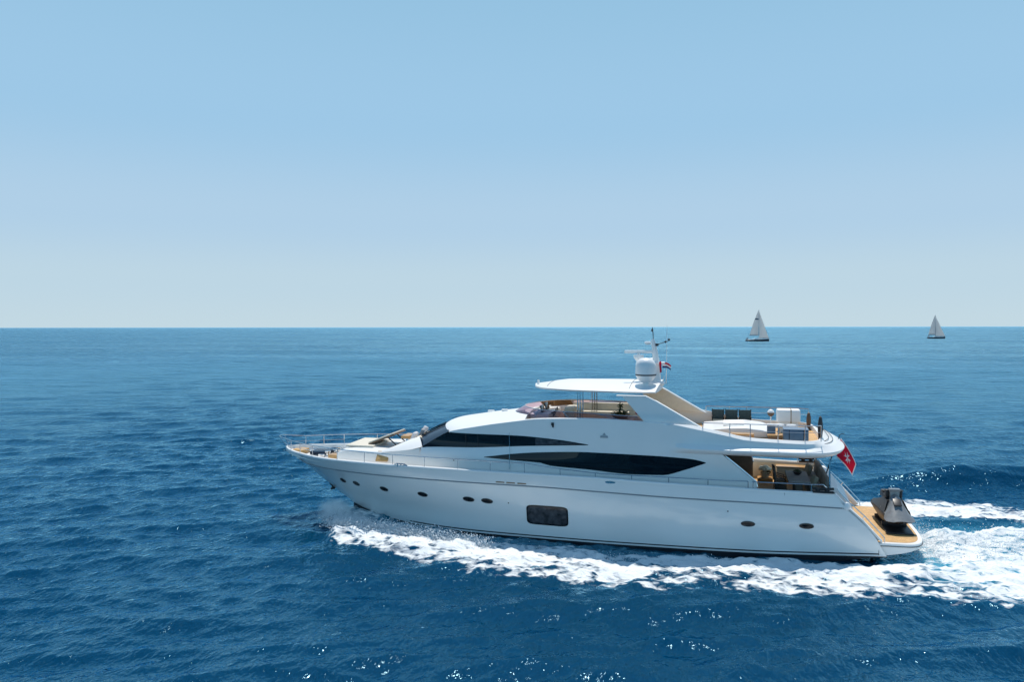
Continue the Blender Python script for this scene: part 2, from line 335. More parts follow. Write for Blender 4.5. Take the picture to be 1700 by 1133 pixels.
def sea_mat():
    m = bpy.data.materials.new('sea_water'); m.use_nodes = True; n = m.node_tree.nodes; l = m.node_tree.links
    p = n['Principled BSDF']; out = n['Material Output']
    geo = n.new('ShaderNodeNewGeometry'); P = geo.outputs['Position']
    def math_(op, a, b=None, clamp=False):
        k = n.new('ShaderNodeMath'); k.operation = op; k.use_clamp = clamp
        for i, v in enumerate((a, b)):
            if v is None: continue
            if isinstance(v, (int, float)): k.inputs[i].default_value = v
            else: l.new(v, k.inputs[i])
        return k.outputs[0]
    def rng_(v, a, b, c, d):
        k = n.new('ShaderNodeMapRange'); l.new(v, k.inputs[0])
        for i, q in enumerate((a, b, c, d)): k.inputs[i+1].default_value = q
        return k.outputs[0]
    def noise(scale, detail, st=(1, 1, 1), dist=0., rot=0.):
        mp = n.new('ShaderNodeMapping'); mp.inputs['Scale'].default_value = st; mp.inputs['Rotation'].default_value = (0, 0, rot); l.new(P, mp.inputs[0])
        k = n.new('ShaderNodeTexNoise'); k.inputs['Scale'].default_value = scale; k.inputs['Detail'].default_value = detail
        k.inputs['Distortion'].default_value = dist; l.new(mp.outputs[0], k.inputs['Vector']); return k.outputs[0]
    ln = n.new('ShaderNodeVectorMath'); ln.operation = 'LENGTH'; l.new(P, ln.inputs[0]); dist = ln.outputs['Value']
    # ripples
    h = math_('ADD', math_('MULTIPLY', noise(1.3, 3, (1.25, .7, 1), .5, R(58)), 1.0), math_('MULTIPLY', noise(3.6, 2, (1.15, .75, 1), .3, R(66)), .40))
    h = math_('ADD', h, math_('MULTIPLY', noise(6.5, 1.2, (1.1, .7, 1), .4, R(60)), .26))
    b = n.new('ShaderNodeBump'); b.inputs['Strength'].default_value = .75; b.inputs['Distance'].default_value = .16; l.new(h, b.inputs['Height'])
    # far water: long streaks of wind-roughened sea
    hf = noise(.34, 8, (.42, 1.0, 1), .4, R(8))
    b2 = n.new('ShaderNodeBump'); b2.inputs['Distance'].default_value = 1.0; l.new(rng_(dist, 32, 330, 0, 2.1), b2.inputs['Strength'])
    l.new(hf, b2.inputs['Height']); l.new(b.outputs[0], b2.inputs['Normal'])
    aer = n.new('ShaderNodeAttribute'); aer.attribute_name = 'aerated'
    mixc = n.new('ShaderNodeMix'); mixc.data_type = 'RGBA'
    mixc.inputs[6].default_value = (.0001, .033, .076, 1); mixc.inputs[7].default_value = (.03, .25, .36, 1)
    l.new(math_('MULTIPLY', aer.outputs['Fac'], .55, True), mixc.inputs[0]); l.new(mixc.outputs[2], p.inputs['Base Color'])
    p.inputs['IOR'].default_value = 1.33; p.inputs['Specular IOR Level'].default_value = 0
    p.subsurface_method = 'BURLEY'; p.inputs['Subsurface Weight'].default_value = 1.0; p.inputs['Subsurface Radius'].default_value = (.8, 1.2, 1.6); p.inputs['Subsurface Scale'].default_value = 1.0
    # wind patches: ruffled and slick lanes, stretched along the crests
    lane = math_('ADD', math_('MULTIPLY', noise(.035, 6, (.22, 1.0, 1), .6, R(-4)), .65), math_('MULTIPLY', noise(.16, 5, (.3, 1.0, 1), .5, R(10)), .35))
    rough0 = rng_(math_('POWER', rng_(dist, 20, 320, 0, 1), .6), 0, 1, .03, .28)
    rough1 = math_('ADD', rough0, math_('MULTIPLY', math_('SUBTRACT', lane, .5), rng_(dist, 40, 220, 0, .5)))
    rough1 = rng_(rough1, .03, .6, .03, .6)
    p.inputs['Roughness'].default_value = .6
    gs = n.new('ShaderNodeBsdfGlossy'); gs.inputs['Color'].default_value = (.43, .79, .97, 1); l.new(rough1, gs.inputs['Roughness']); l.new(b2.outputs[0], gs.inputs['Normal'])
    fr_ = n.new('ShaderNodeFresnel'); fr_.inputs[0].default_value = 1.62; l.new(b2.outputs[0], fr_.inputs['Normal'])
    wat = n.new('ShaderNodeMixShader'); l.new(fr_.outputs[0], wat.inputs[0]); l.new(p.outputs[0], wat.inputs[1]); l.new(gs.outputs[0], wat.inputs[2])
    l.new(b2.outputs[0], p.inputs['Normal'])
    # foam
    fo = n.new('ShaderNodeAttribute'); fo.attribute_name = 'foam'
    fn = noise(2.3, 10, (.5, 1.0, 1), 1.0, .08)
    vo = n.new('ShaderNodeTexVoronoi'); vo.feature = 'SMOOTH_F1'; vo.inputs['Scale'].default_value = 3.4
    mp = n.new('ShaderNodeMapping'); mp.inputs['Scale'].default_value = (.55, 1, 1); l.new(P, mp.inputs[0])
    wv = n.new('ShaderNodeVectorMath'); wv.operation = 'ADD'; sc_ = n.new('ShaderNodeVectorMath'); sc_.operation = 'SCALE'; sc_.inputs['Scale'].default_value = .9
    nz = n.new('ShaderNodeTexNoise'); nz.inputs['Scale'].default_value = 1.3; nz.inputs['Detail'].default_value = 5; l.new(P, nz.inputs['Vector'])
    l.new(nz.outputs['Color'], sc_.inputs[0]); l.new(mp.outputs[0], wv.inputs[0]); l.new(sc_.outputs[0], wv.inputs[1]); l.new(wv.outputs[0], vo.inputs['Vector'])
    pat = math_('ADD', math_('SUBTRACT', math_('MULTIPLY', fn, 1.15), .2), math_('MULTIPLY', vo.outputs['Distance'], .55))
    fac = rng_(math_('ADD', fo.outputs['Fac'], math_('SUBTRACT', pat, 1.44)), -.05, .2, 0, 1)
    fac = math_('MULTIPLY', fac, rng_(fo.outputs['Fac'], .12, .3, 0, 1))
    pf = n.new('ShaderNodeBsdfPrincipled'); pf.inputs['Base Color'].default_value = (.74, .765, .775, 1); pf.inputs['Roughness'].default_value = .85
    pf.inputs['Specular IOR Level'].default_value = .2
    bf = n.new('ShaderNodeBump'); bf.inputs['Strength'].default_value = .7; bf.inputs['Distance'].default_value = .12
    l.new(math_('ADD', fn, math_('MULTIPLY', noise(7, 5), .5)), bf.inputs['Height']); l.new(bf.outputs[0], pf.inputs['Normal'])
    mx = n.new('ShaderNodeMixShader'); l.new(fac, mx.inputs[0]); l.new(wat.outputs[0], mx.inputs[1]); l.new(pf.outputs[0], mx.inputs[2]); l.new(mx.outputs[0], out.inputs[0])
    return m
build_sea()

def spray():
    # droplets thrown up along the bow wave, off the stem and behind the stern: nobody could count them
    rng = np.random.default_rng(5); V = []; S = []
    def put(p, s): V.append(p); S.append(s)
    def along(pts, cnt, spread, hmax, smin, smax):
        p = np.array(pts)
        for _ in range(cnt):
            u = rng.random()*(len(p) - 1); i = int(u); f = u - i; q = p[i]*(1-f) + p[i+1]*f
            c = math.floor(rng.random()*40)/40.; burst = .35 + .65*abs(math.sin(c*91.7 + i*3.1))
            h = hmax*burst*rng.random()**2.2
            put((q[0] + rng.normal(0, spread), q[1] + rng.normal(0, spread*.8), q[2] + h), smin + (smax - smin)*rng.random()**3)
    along(((4.3, -3.3, .25), (5.6, -3.7, .3), (7.5, -3.9, .35), (9.7, -4.3, .3), (12.5, -4.8, .2)), 13000, .28, .5, .008, .036)
    along(((12.5, -4.8, .15), (17.6, -5.0, .1), (22, -4.5, .1), (27, -4.6, .05)), 2500, .35, .22, .008, .026)
    along(((3.4, -.7, .15), (4.2, -1.5, .2), (5.2, -2.4, .2), (6.5, -2.9, .15), (8.2, -3.4, .1)), 14000, .45, .5, .003, .009)
    along(((2.9, -1.2, .1), (3.6, -1.8, .15), (4.6, -2.6, .2)), 6000, .42, .7, .004, .012)
    along(((30.3, -2.2, .2), (30.8, 0, .3), (30.6, 2.4, .3)), 5000, .55, .6, .006, .022)
    along(((31, -1.5, .3), (34, 0, .5), (38, 1, .4)), 5000, 1.1, .55, .008, .03)
    V = np.array(V); S = np.array(S); N = len(V)
    o6 = np.array([(1, 0, 0), (-1, 0, 0), (0, 1, 0), (0, -1, 0), (0, 0, 1), (0, 0, -1)], float)
    f8 = np.array([(0, 2, 4), (2, 1, 4), (1, 3, 4), (3, 0, 4), (2, 0, 5), (1, 2, 5), (3, 1, 5), (0, 3, 5)])
    co = (V[:, None, :] + o6[None]*S[:, None, None]*(.7 + .6*rng.random((N, 6, 1)))).reshape(-1, 3)
    fa = (f8[None] + 6*np.arange(N)[:, None, None]).reshape(-1)
    me = bpy.data.meshes.new('sea_spray'); me.vertices.add(len(co)); me.vertices.foreach_set('co', co.astype(np.float32).ravel())
    nf = N*8; me.loops.add(nf*3); me.loops.foreach_set('vertex_index', fa.astype(np.int32)); me.polygons.add(nf)
    me.polygons.foreach_set('loop_start', np.arange(0, nf*3, 3, dtype=np.int32)); me.update()
    me.materials.append(mat('spray_white', (.85, .87, .88), .7))
    o = bpy.data.objects.new('sea_spray', me); C.objects.link(o); tag(o, 'white spray thrown up along the bow wave and behind the stern', 'spray', kind='stuff')
spray()

def mist():
    # soft mist hanging in the bow wave and over the churned water at the stern: real air with droplets in it
    m = bpy.data.materials.new('spray_mist'); m.use_nodes = True; n = m.node_tree.nodes; l = m.node_tree.links; n.remove(n['Principled BSDF'])
    tc = n.new('ShaderNodeTexCoord'); ln = n.new('ShaderNodeVectorMath'); ln.operation = 'LENGTH'; l.new(tc.outputs['Object'], ln.inputs[0])
    mr = n.new('ShaderNodeMapRange'); mr.interpolation_type = 'SMOOTHSTEP'; l.new(ln.outputs['Value'], mr.inputs[0])
    for i, v in enumerate((.15, .98, 1, 0)): mr.inputs[i+1].default_value = v
    geo = n.new('ShaderNodeNewGeometry'); ns = n.new('ShaderNodeTexNoise'); ns.inputs['Scale'].default_value = 2.6; ns.inputs['Detail'].default_value = 3; l.new(geo.outputs['Position'], ns.inputs['Vector'])
    m2 = n.new('ShaderNodeMapRange'); l.new(ns.outputs[0], m2.inputs[0])
    for i, v in enumerate((.36, .66, .1, 1)): m2.inputs[i+1].default_value = v
    mu = n.new('ShaderNodeMath'); mu.operation = 'MULTIPLY'; l.new(mr.outputs[0], mu.inputs[0]); l.new(m2.outputs[0], mu.inputs[1])
    m3 = n.new('ShaderNodeMath'); m3.operation = 'MULTIPLY'; l.new(mu.outputs[0], m3.inputs[0]); m3.inputs[1].default_value = 3.6
    v = n.new('ShaderNodeVolumePrincipled'); v.inputs['Color'].default_value = (.97, .975, .98, 1); l.new(m3.outputs[0], v.inputs['Density']); l.new(v.outputs[0], n['Material Output'].inputs['Volume'])
    bm = bmesh.new(); bmesh.ops.create_icosphere(bm, subdivisions=3, radius=1); me = bpy.data.meshes.new('spray_mist'); bm.to_mesh(me); bm.free(); me.materials.append(m)
    for x, y, z, a, b_, c, rz in ((3.55, -1.35, .4, 1.35, 1.05, .8, -.7), (5.2, -2.6, .35, 1.6, .8, .62, -.4), (7.6, -3.5, .25, 1.8, .7, .45, -.25)):
        o = bpy.data.objects.new('spray_mist', me); C.objects.link(o); o.location = (x, y, z); o.scale = (a, b_, c); o.rotation_euler = (0, 0, rz)
        tag(o, 'soft spray mist hanging low over the bow wave and the wake', 'spray', kind='stuff')
mist()

# ------------------------------------------------------------------ the motor yacht
def S(*p):
    a = np.array(p, float); x, y = a[:, 0], a[:, 1]
    d = np.empty(len(x)); s = np.diff(y)/np.diff(x); d[0], d[-1] = s[0], s[-1]
    for i in range(1, len(x)-1):
        d[i] = 0 if s[i-1]*s[i] <= 0 else 2*s[i-1]*s[i]/(s[i-1] + s[i])
    def f(q):
        q = min(max(q, x[0]), x[-1]); i = min(max(int(np.searchsorted(x, q)) - 1, 0), len(x)-2); h = x[i+1]-x[i]; t = (q-x[i])/h
        return float((1+2*t)*(1-t)**2*y[i] + t*(1-t)**2*h*d[i] + t*t*(3-2*t)*y[i+1] + t*t*(t-1)*h*d[i+1])
    return f
def ss(a, b, x): t = min(max((x-a)/(b-a), 0), 1); return t*t*(3-2*t)
hwS = S((0, .02), (.5, .62), (1.4, 1.23), (3.3, 2.1), (5.75, 2.74), (8.4, 3.1), (11, 3.29), (15, 3.42), (20, 3.42), (24, 3.33), (28, 3.15), (30, 3.1))
zS = S((0, 3.27), (1.4, 3.19), (3.5, 3.15), (6, 3.17), (9, 3.17), (13, 3.16), (16.5, 3.13), (19.3, 3.05), (21.6, 3.0), (23.8, 2.94), (26.6, 2.89))
hwH = S((3.7, 1.5), (4.5, 1.68), (6.4, 1.95), (8, 2.2), (9.5, 2.45), (12, 2.72), (15, 2.8), (20, 2.82), (24, 2.78), (28, 2.7))
hwU = S((7, 1.6), (8.42, 1.93), (9.9, 2.27), (12.4, 2.54), (16.5, 2.77), (20, 2.88), (24, 2.95), (30, 2.92))
def hw(x, z): b = ss(3.6, 4.3, z); return hwH(x)*(1-b) + hwU(x)*b
zT = S((8.4, 4.0), (9.92, 4.74), (11.08, 4.99), (12.39, 5.23), (14.5, 5.51), (16.6, 5.58), (19, 5.52), (20.7, 5.43), (21.4, 5.32), (22.4, 5.13), (23.1, 4.99), (24.3, 4.93), (26, 4.9), (28, 4.9))
DECK, FLY, COCK = 2.5, 4.72, 2.1
# --- hull: longitudinal lines from sheer to keel
kn_z = S((.6, 2.76), (2, 2.64), (4, 2.6), (10.5, 2.61), (14, 2.61), (17, 2.54), (20, 2.46), (24, 2.41), (27, 2.35))
kn_y = S((.6, .05), (2, 1.15), (4, 2.0), (6.7, 2.67), (10.6, 3.16), (13.3, 3.3), (17, 3.38), (21, 3.39), (25, 3.31), (27, 3.24))
LN = [ # x0, x1, y(x), z(x)
    (0, 26.51, hwS, zS),
    (.36, 26.75, lambda x: (hwS(x) + kn_y(x))/2 + .015 if x > 2 else S((.36, .02), (.7, .42), (1, .67), (1.4, .97), (2, 1.345))(x), lambda x: (zS(x) + kn_z(x))/2),
    (.60, 26.93, lambda x: kn_y(x) + .012*ss(.6, 1.5, x), lambda x: kn_z(x) + .03),
    (.61, 26.93, lambda x: kn_y(x) - .06*ss(.6, 1.5, x), lambda x: kn_z(x) + .024),
    (.66, 26.96, lambda x: kn_y(x) - .06*ss(.6, 1.5, x), lambda x: kn_z(x) - .03),
    (.68, 27.0, lambda x: kn_y(x) - .005*ss(.6, 1.5, x), lambda x: kn_z(x) - .036),
    (1.2, 27.3, S((1.2, .02), (2.5, .95), (4, 1.63), (6.5, 2.43), (9, 2.86), (11, 3.05), (14, 3.24), (18, 3.35), (22, 3.36), (27.3, 3.22)), S((1.2, 2.35), (4, 2.2), (10, 2.2), (18, 2.15), (27.3, 2.05))),
    (2.05, 27.75, S((2.05, .02), (3, .72), (4, 1.25), (6.5, 2.15), (9, 2.68), (11, 2.93), (14, 3.16), (18, 3.30), (22, 3.32), (27.8, 3.19)), S((2.05, 1.76), (4, 1.72), (18, 1.7), (27.8, 1.62))),
    (2.85, 28.05, S((2.85, .02), (4, .82), (6.5, 1.83), (9, 2.46), (11, 2.79), (14, 3.07), (18, 3.24), (22, 3.27), (28, 3.16)), S((2.85, 1.2), (4, 1.2), (10, 1.22), (28, 1.25))),
    (3.45, 28.3, S((3.45, .02), (4.3, .55), (6.5, 1.55), (9, 2.24), (11, 2.63), (14, 2.97), (18, 3.18), (22, 3.21), (28.3, 3.12)), S((3.45, .8), (5, .72), (10, .72), (28, .8))),
    (3.85, 28.5, S((3.85, .02), (4.9, .62), (6.4, 1.32), (8.4, 2.06), (11.4, 2.68), (15, 2.98), (18, 3.12), (22, 3.15), (28.5, 3.07)), S((3.85, .52), (4.9, .37), (6.4, .24), (9, .17), (14, .2), (18, .22), (23, .26), (28.5, .46))),
]
def hull_row(L, n=90):
    x0, x1, fy, fz = L; out = []
    for i in range(n + 1):
        s = (i/n)**1.35; x = x0 + (x1 - x0)*s; out.append((x, -fy(x), fz(x)))
    return out
b = MB(); rows = [hull_row(L) for L in LN]; b.grid(rows).mirror()
hull = part(b, 'hull', 'gelh', ang=40)
b = MB(); r8 = rows[-1]; b.grid([r8, [(x, y*1.0, z - .34 + .10*ss(20, 27, x) + .2*ss(26.6, 28.2, x)) for x, y, z in r8], [(x + .3*(1-x/30), y*.5, z - .8 + .55*ss(26.6, 28.2, x)) for x, y, z in r8], [(x + .6*(1-x/30), 0, z - 1.3 + .95*ss(26.6, 28.2, x)) for x, y, z in r8]]).mirror()
part(b, 'hull_bottom', 'boot', hull)
b = MB()
def band(L, z0, z1, off, x0, x1, n=70):
    fy, fz = L[2], L[3]
    def yy(x, dz):   # follow the hull between the two lowest lines
        a, c = LN[-2], LN[-1]; za, zc = a[3](x), c[3](x); t = dz/max(za - zc, .05); return c[2](x)*(1-t) + a[2](x)*t + off
    X = [x0 + (x1-x0)*i/n for i in range(n+1)]
    b.grid([[(x, -yy(x, d) + e, fz(x) + d) for x in X] for d, e in ((z0, .02), (z0, 0), (z1, 0), (z1, .02))])
band(LN[-1], .075, .125, .006, 7.5, 28.2); b.mirror()
part(b, 'boot_stripe', 'navy', hull)
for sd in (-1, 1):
    b = MB(); X = [1.0 + (26.8 - 1.0)*(i/70)**1.2 for i in range(71)]; b.tube([(x, sd*(kn_y(x) + .008), kn_z(x) - .004) for x in X], .022, 6); part(b, 'knuckle_shade_line', 'shade_line', hull)  # thin grey tube paints in the dark shade line along the knuckle
# the knuckle groove itself is modelled in the hull; bulwark cap and inner face
XB = [26.51*(i/80)**1.3 for i in range(81)]
b = MB()
def inn(x, d): return max(hwS(x) - d, .005 + .0*x)
def inD(x): return max(min(hwS(x) - .16, kn_y(x) - .14), .004)
low = lambda x: zS(x) - .26 if x < 3.7 else (DECK if x < 21.9 else COCK)
b.grid([[(x, -hwS(x) - .015, zS(x) - .05) for x in XB], [(x, -hwS(x) - .015, zS(x) + .015) for x in XB], [(x, -hwS(x) + .02 if x > .2 else -hwS(x), zS(x) + .045) for x in XB],
        [(x, -inn(x, .11), zS(x) + .045) for x in XB], [(x, -inn(x, .15), zS(x) + .0) for x in XB], [(x, -(inn(x, .16) if x < 3.7 else inD(x)), low(x)) for x in XB]]).mirror()
part(b, 'bulwark', 'gel', ang=25)
X = [22.2 + 4.2*i/20 for i in range(21)]
for sd in (-1, 1): b = MB(); b.grid([[(x, sd*inn(x, .17), z) for x in X] for z in (COCK + .01, 2.84)]); part(b, 'bulwark_lining', 'cream')
# decks
b = MB(); X = [.35 + (3.75 - .35)*i/20 for i in range(21)]
b.grid([[(x, t*inn(x, .14), zS(x) - .25) for x in X] for t in np.linspace(-1, 1, 9)])
b.grid([[(3.75, t*inD(3.75), z) for t in np.linspace(-1, 1, 5)] for z in (zS(3.75) - .25, DECK)])
part(b, 'foredeck', 'gelm')
b = MB(); X = [3.75 + 18.2*i/50 for i in range(51)]
b.grid([[(x, -inD(x) - .01, DECK) for x in X], [(x, -hwH(x) + .25, DECK) for x in X]]).mirror()
part(b, 'side_deck', 'teak')
b = MB(); b.grid([[(x, t*3.18, COCK) for x in (21.6, 23, 25, 26.5)] for t in np.linspace(-1, 1, 5)]); part(b, 'cockpit_deck', 'teak')
# --- foredeck coachroof with its sunken seating and the cowl up to the windscreen
A = [(6.3, 1.93, 3.55), (6.8, 2.03, 3.63), (7.3, 2.1, 3.69), (7.9, 2.13, 3.78), (8.42, 1.95, 3.9)]
Bc = [(6.3, 1.62, 3.6), (6.75, 1.56, 3.78), (7.2, 1.45, 3.98), (7.6, 1.3, 4.14), (7.95, 1.1, 4.22)]
b = MB()
def lerp(p, q, t): return tuple(a + (c-a)*t for a, c in zip(p, q))
def cowl(t):
    return [(lambda p: (p[0], -p[1], p[2] + .05*math.sin(t*math.pi)))(lerp(a, c, t)) for a, c in zip(A, Bc)]
b.grid([cowl(t) for t in np.linspace(0, 1, 7)])
b.grid([[(x, -y, z) for x, y, z in Bc], [(x, -y + .14, z + .0) for x, y, z in Bc], [(x, -y + .18, 3.45) for x, y, z in Bc]])
X = [3.72 + i*(6.3 - 3.72)/12 for i in range(13)]
top = lambda x: 3.55 - .22*math.exp(-((x-3.72)/.25))
b.grid([[(x, -hwH(x), DECK) for x in X], [(x, -hwH(x), top(x) - .06) for x in X], [(x, -hwH(x) + .06, top(x)) for x in X], [(x, -hwH(x) + .3, top(x) + .03) for x in X], [(x, 0, top(x) + .08) for x in X]])
b.grid([[(3.72, y, z) for y in (-1.5, -.8, 0)] for z in (DECK, 3.3)])
b.grid([[(a[0], -hwH(a[0]) if a[0] < 8 else -hw(a[0], z), z if z < 3 else a[2]) for a in A] for z in (DECK, 2.9, 3.5)])
b.mirror()
part(b, 'coachroof', 'gel', ang=28)
# --- superstructure: main-deck sides, brow roof, flybridge coaming
b = MB(); xd = lambda z: 22.13 + (4.3 - z)*1.195 if z > 3.1 else 23.56
X = [8.42 + (20 - 8.42)*i/46 for i in range(47)]
b.grid([[(x, -hw(x, z), z) for x in X] for z in np.linspace(DECK, 3.9, 8)])
V = np.linspace(0, 1, 15)
b.grid([[(lambda x: (x, -hw(x, 3.9 + v*(zT(x) - 3.9)), 3.9 + v*(zT(x) - 3.9)))(8.42 + 1.5*v + (20 - 8.42 - 1.5*v)*u) for u in np.linspace(0, 1, 47)] for v in V])
zz = np.linspace(DECK, 4.285, 12)
b.grid([[(20 + (xd(z) - 20)*u, -hw(20 + (xd(z) - 20)*u, z), z) for u in np.linspace(0, 1, 14)] for z in zz])
b.grid([[(xd(z) + .015*0, -hw(xd(z), z) + e, z) for z in zz] for e in (0, .12)])
b.grid([[(21.9 + (xd(z) - 21.9)*u, -hw(22.5, z) + .12, z) for u in np.linspace(0, 1, 5)] for z in zz])
# coaming cap and inner wall forward of x = 20
X = [13.5 + 6.5*i/16 for i in range(17)]
b.grid([[(x, -hwU(x), zT(x)) for x in X], [(x, -hwU(x) + .03, zT(x) + .02) for x in X], [(x, -hwU(x) + .2, zT(x) + .02) for x in X], [(x, -hwU(x) + .22, FLY) for x in X]])
b.mirror()
# brow roof
def roof(u, t):
    xe = 9.9 + (13.6 - 9.9)*u; xc = 9.15 + (13.45 - 9.15)*u; a = abs(t)
    x = xc + (xe - xc)*a**2.2; y = t*(hwU(xe) - .012); z = zT(xe) + (.24 - .05*u)*(1 - a**2.4) - .10*math.exp(-u*26)*(1-.6*a)
    return (x, y, z)
TT = np.linspace(-1, 1, 25)
lip = [(roof(0, t)[0] + .07, t*2.24, roof(0, t)[2] - .07) for t in TT]
b.grid([lip] + [[roof(u, t) for t in TT] for u in (0, .012, .03, .06, .1, .16, .24, .34, .45, .58, .7, .85, 1)])
b.grid([[roof(1, t) for t in TT], [(roof(1, t)[0] + .02, t*2.4, FLY) for t in TT]])
superst = part(b, 'superstructure', 'gel', ang=30)
# flybridge aft deck moulding: a U round the stern with ledge, coaming and sloping end
path = []
for i in range(20): x = 20 + 5.2*i/19; path.append((x, -hwU(x), 0))
for i in range(1, 40):
    ph = math.pi*i/40; c, s_ = math.cos(ph), math.sin(ph)
    path.append((25.2 + 1.72*s_**.78, -2.95*(1 if c > 0 else -1)*abs(c)**.72, s_**1.5))
path += [(x, -y, e) for x, y, e in path[:20][::-1]]
P2 = [Vector((p[0], p[1])) for p in path]; NRM = []
for i in range(len(P2)):
    t = (P2[min(i+1, len(P2)-1)] - P2[max(i-1, 0)]).normalized(); NRM.append(Vector((t.y, -t.x)))
def off(i, d, z): q = P2[i] + NRM[i]*d; return (q.x, q.y, z)
b = MB(); rowsU = []
for i, (x, y, e) in enumerate(path):
    k = ss(20.02, 21.0, x); zt = zT(x)
    rowsU.append([off(i, -.7, 4.2), off(i, -.22, 4.21), off(i, -.02*k, 4.26), off(i, .12*k, 4.31), off(i, .24*k, 4.40), off(i, .285*k, 4.485), off(i, .275*k, 4.51), off(i, .0, 4.67), off(i, -.01*k - .04*e, 4.70),
                  off(i, -.50*e, zt - .085*k), off(i, -.02 - .11*k - .52*e, zt + .02), off(i, -.2 - .56*e, zt + .02), off(i, -.21 - .58*e, FLY - .02)])
b.grid(rowsU)
b.grid([[(x, t*(2.6 if x < 25.6 else 1.9), 4.2) for t in np.linspace(-1, 1, 5)] for x in (20, 22, 24, 25.5, 26.3)])
fly = part(b, 'flybridge_moulding', 'gel', ang=24)
b = MB(); b.grid([[(x, t*(hwU(x) - .2)*(1 if x < 25.3 else max(0, 1 - ((x - 25.3)/1.25)**2.2)**.5), FLY) for t in np.linspace(-1, 1, 9)] for x in [13.5 + i*.5 for i in range(24)] + [25.4, 25.7, 26.0, 26.2, 26.3]])
part(b, 'flybridge_deck', 'teak')
b = MB()   # the grooves of the sloping steps at the stern end
for d in (.13, .30):
    b.tube([off(i, -.05 - d, zT(path[i][0]) - .015 - (.42 - d)*.38) for i in range(24, len(path) - 24)], .013, 5)
part(b, 'step_groove', 'dark', fly)
# --- windscreen and windows
def wind(t, v, d=0.):
    a = t*t; bot = (7.78 + .62*a, 1.92*t, 4.16 - .27*a); tp = (9.22 + .68*a, 2.255*t, 4.845 - .09*a); p = lerp(bot, tp, v)
    return (p[0] - d*.45, p[1], p[2] + d)
b = MB(); b.grid([[wind(t, v, .03*math.sin(v*math.pi)) for t in np.linspace(-1, 1, 21)] for v in np.linspace(0, 1, 6)])
ws = part(b, 'windscreen', 'wglass')
for t in (-.36, .36): b = MB(); b.tube([wind(t, v, .035 + .03*math.sin(v*math.pi)) for v in np.linspace(.02, .98, 6)], .03, 6); part(b, 'mullion', 'dark', ws)
for t0, t1 in ((-.32, -.05), (.05, .32), (.45, .7)):
    b = MB(); b.tube([wind(t0, .04, .07), wind((t0+t1)/2, .3, .09), wind(t1, .62, .09)], .018, 6); b.tube([wind(t1-.1, .35, .1), wind(t1+.02, .85, .1)], .014, 6)
    part(b, 'wiper', 'dark', ws)
b = MB(); b.tube([(wind(t, 0)[0] - .03, wind(t, 0)[1], wind(t, 0)[2] - .0) for t in np.linspace(-1, 1, 17)], .035, 6); part(b, 'gasket', 'dark', ws)
def side_panel(name, mt, bot, tp, x0, x1, o=.012, n=44, nz=6, parent=None, sides=(-1, 1), rim=True):
    res = []
    for sd in sides:
        b = MB(); G = []
        for i in range(n + 1):
            x = x0 + (x1 - x0)*i/n; z0, z1 = bot(x), tp(x); G.append([(x, sd*(hw(x, z0 + (z1-z0)*j/nz) + o), z0 + (z1-z0)*j/nz) for j in range(nz + 1)])
        b.grid(G)
        loop = [g[0] for g in G] + [p for p in G[-1][1:]] + [g[-1] for g in G[-2::-1]] + [p for p in G[0][-2:0:-1]]
        if rim: b.grid([loop, [(p[0], p[1] - sd*(o + .02), p[2]) for p in loop]], closed=True)
        res.append(part(b, name, mt, parent, ang=50))
    return res
ub = S((8.5, 3.93), (9.2, 3.99), (11.2, 4.08), (13.8, 4.27), (16.5, 4.43)); ut = S((8.5, 3.97), (9.15, 4.34), (9.9, 4.70), (10.4, 4.69), (13.1, 4.71), (15.1, 4.61), (16.5, 4.45))
pw = side_panel('pilothouse_window', 'glass', ub, ut, 8.5, 16.5)
for o_ in pw:
    sd = -1 if o_.data.vertices[0].co.y < 0 else 1
    for x in (10.75, 11.35):
        b = MB(); b.tube([(x, sd*(hw(x, z) + .016), z) for z in np.linspace(ub(x) + .01, ut(x) - .01, 4)], .014, 6); part(b, 'window_frame', 'dark', o_)
    b = MB(); X = np.linspace(14.1, 16.2, 12); b.grid([[(x, sd*(hw(x, z(x)) + .016), z(x)) for x in X] for z in (lambda x: ub(x) + .03, lambda x: ut(x) - .03)]); part(b, 'window_pane', 'mottle', o_)
lb = S((11.7, 3.685), (12.6, 3.64), (14.4, 3.56), (14.75, 3.46), (16.5, 3.36), (18.4, 3.24), (19.73, 3.27), (20.6, 3.52), (21.5, 3.86)); lt = S((11.7, 3.70), (13.2, 3.91), (14.4, 4.02), (16.5, 4.115), (19.2, 4.09), (20.6, 4.04), (21.1, 3.99), (21.5, 3.89))
side_panel('saloon_window', 'glass', lb, lt, 11.7, 21.5)
b = MB(); b.box((21.86, 0, 3.15), (.06, 5.1, 2.0)); part(b, 'saloon_door', 'glass')
for sd in (-1, 1):
    b = MB(); zq = np.linspace(2.2, 4.2, 10); b.grid([[(21.9 + (xd(z) + .02 - 21.9)*u, sd*(hw(22.5, z) - .135), z) for u in (0, .5, 1)] for z in zq]); part(b, 'wing_shade_panel', 'taupe')  # dark sheet paints the shade on the wing's inner face
    b = MB(); b.tube([(xd(z) + .03, sd*(hw(22.8, z) - .1), z) for z in np.linspace(2.9, 4.2, 6)], .04, 6); part(b, 'wing_frame', 'steel')
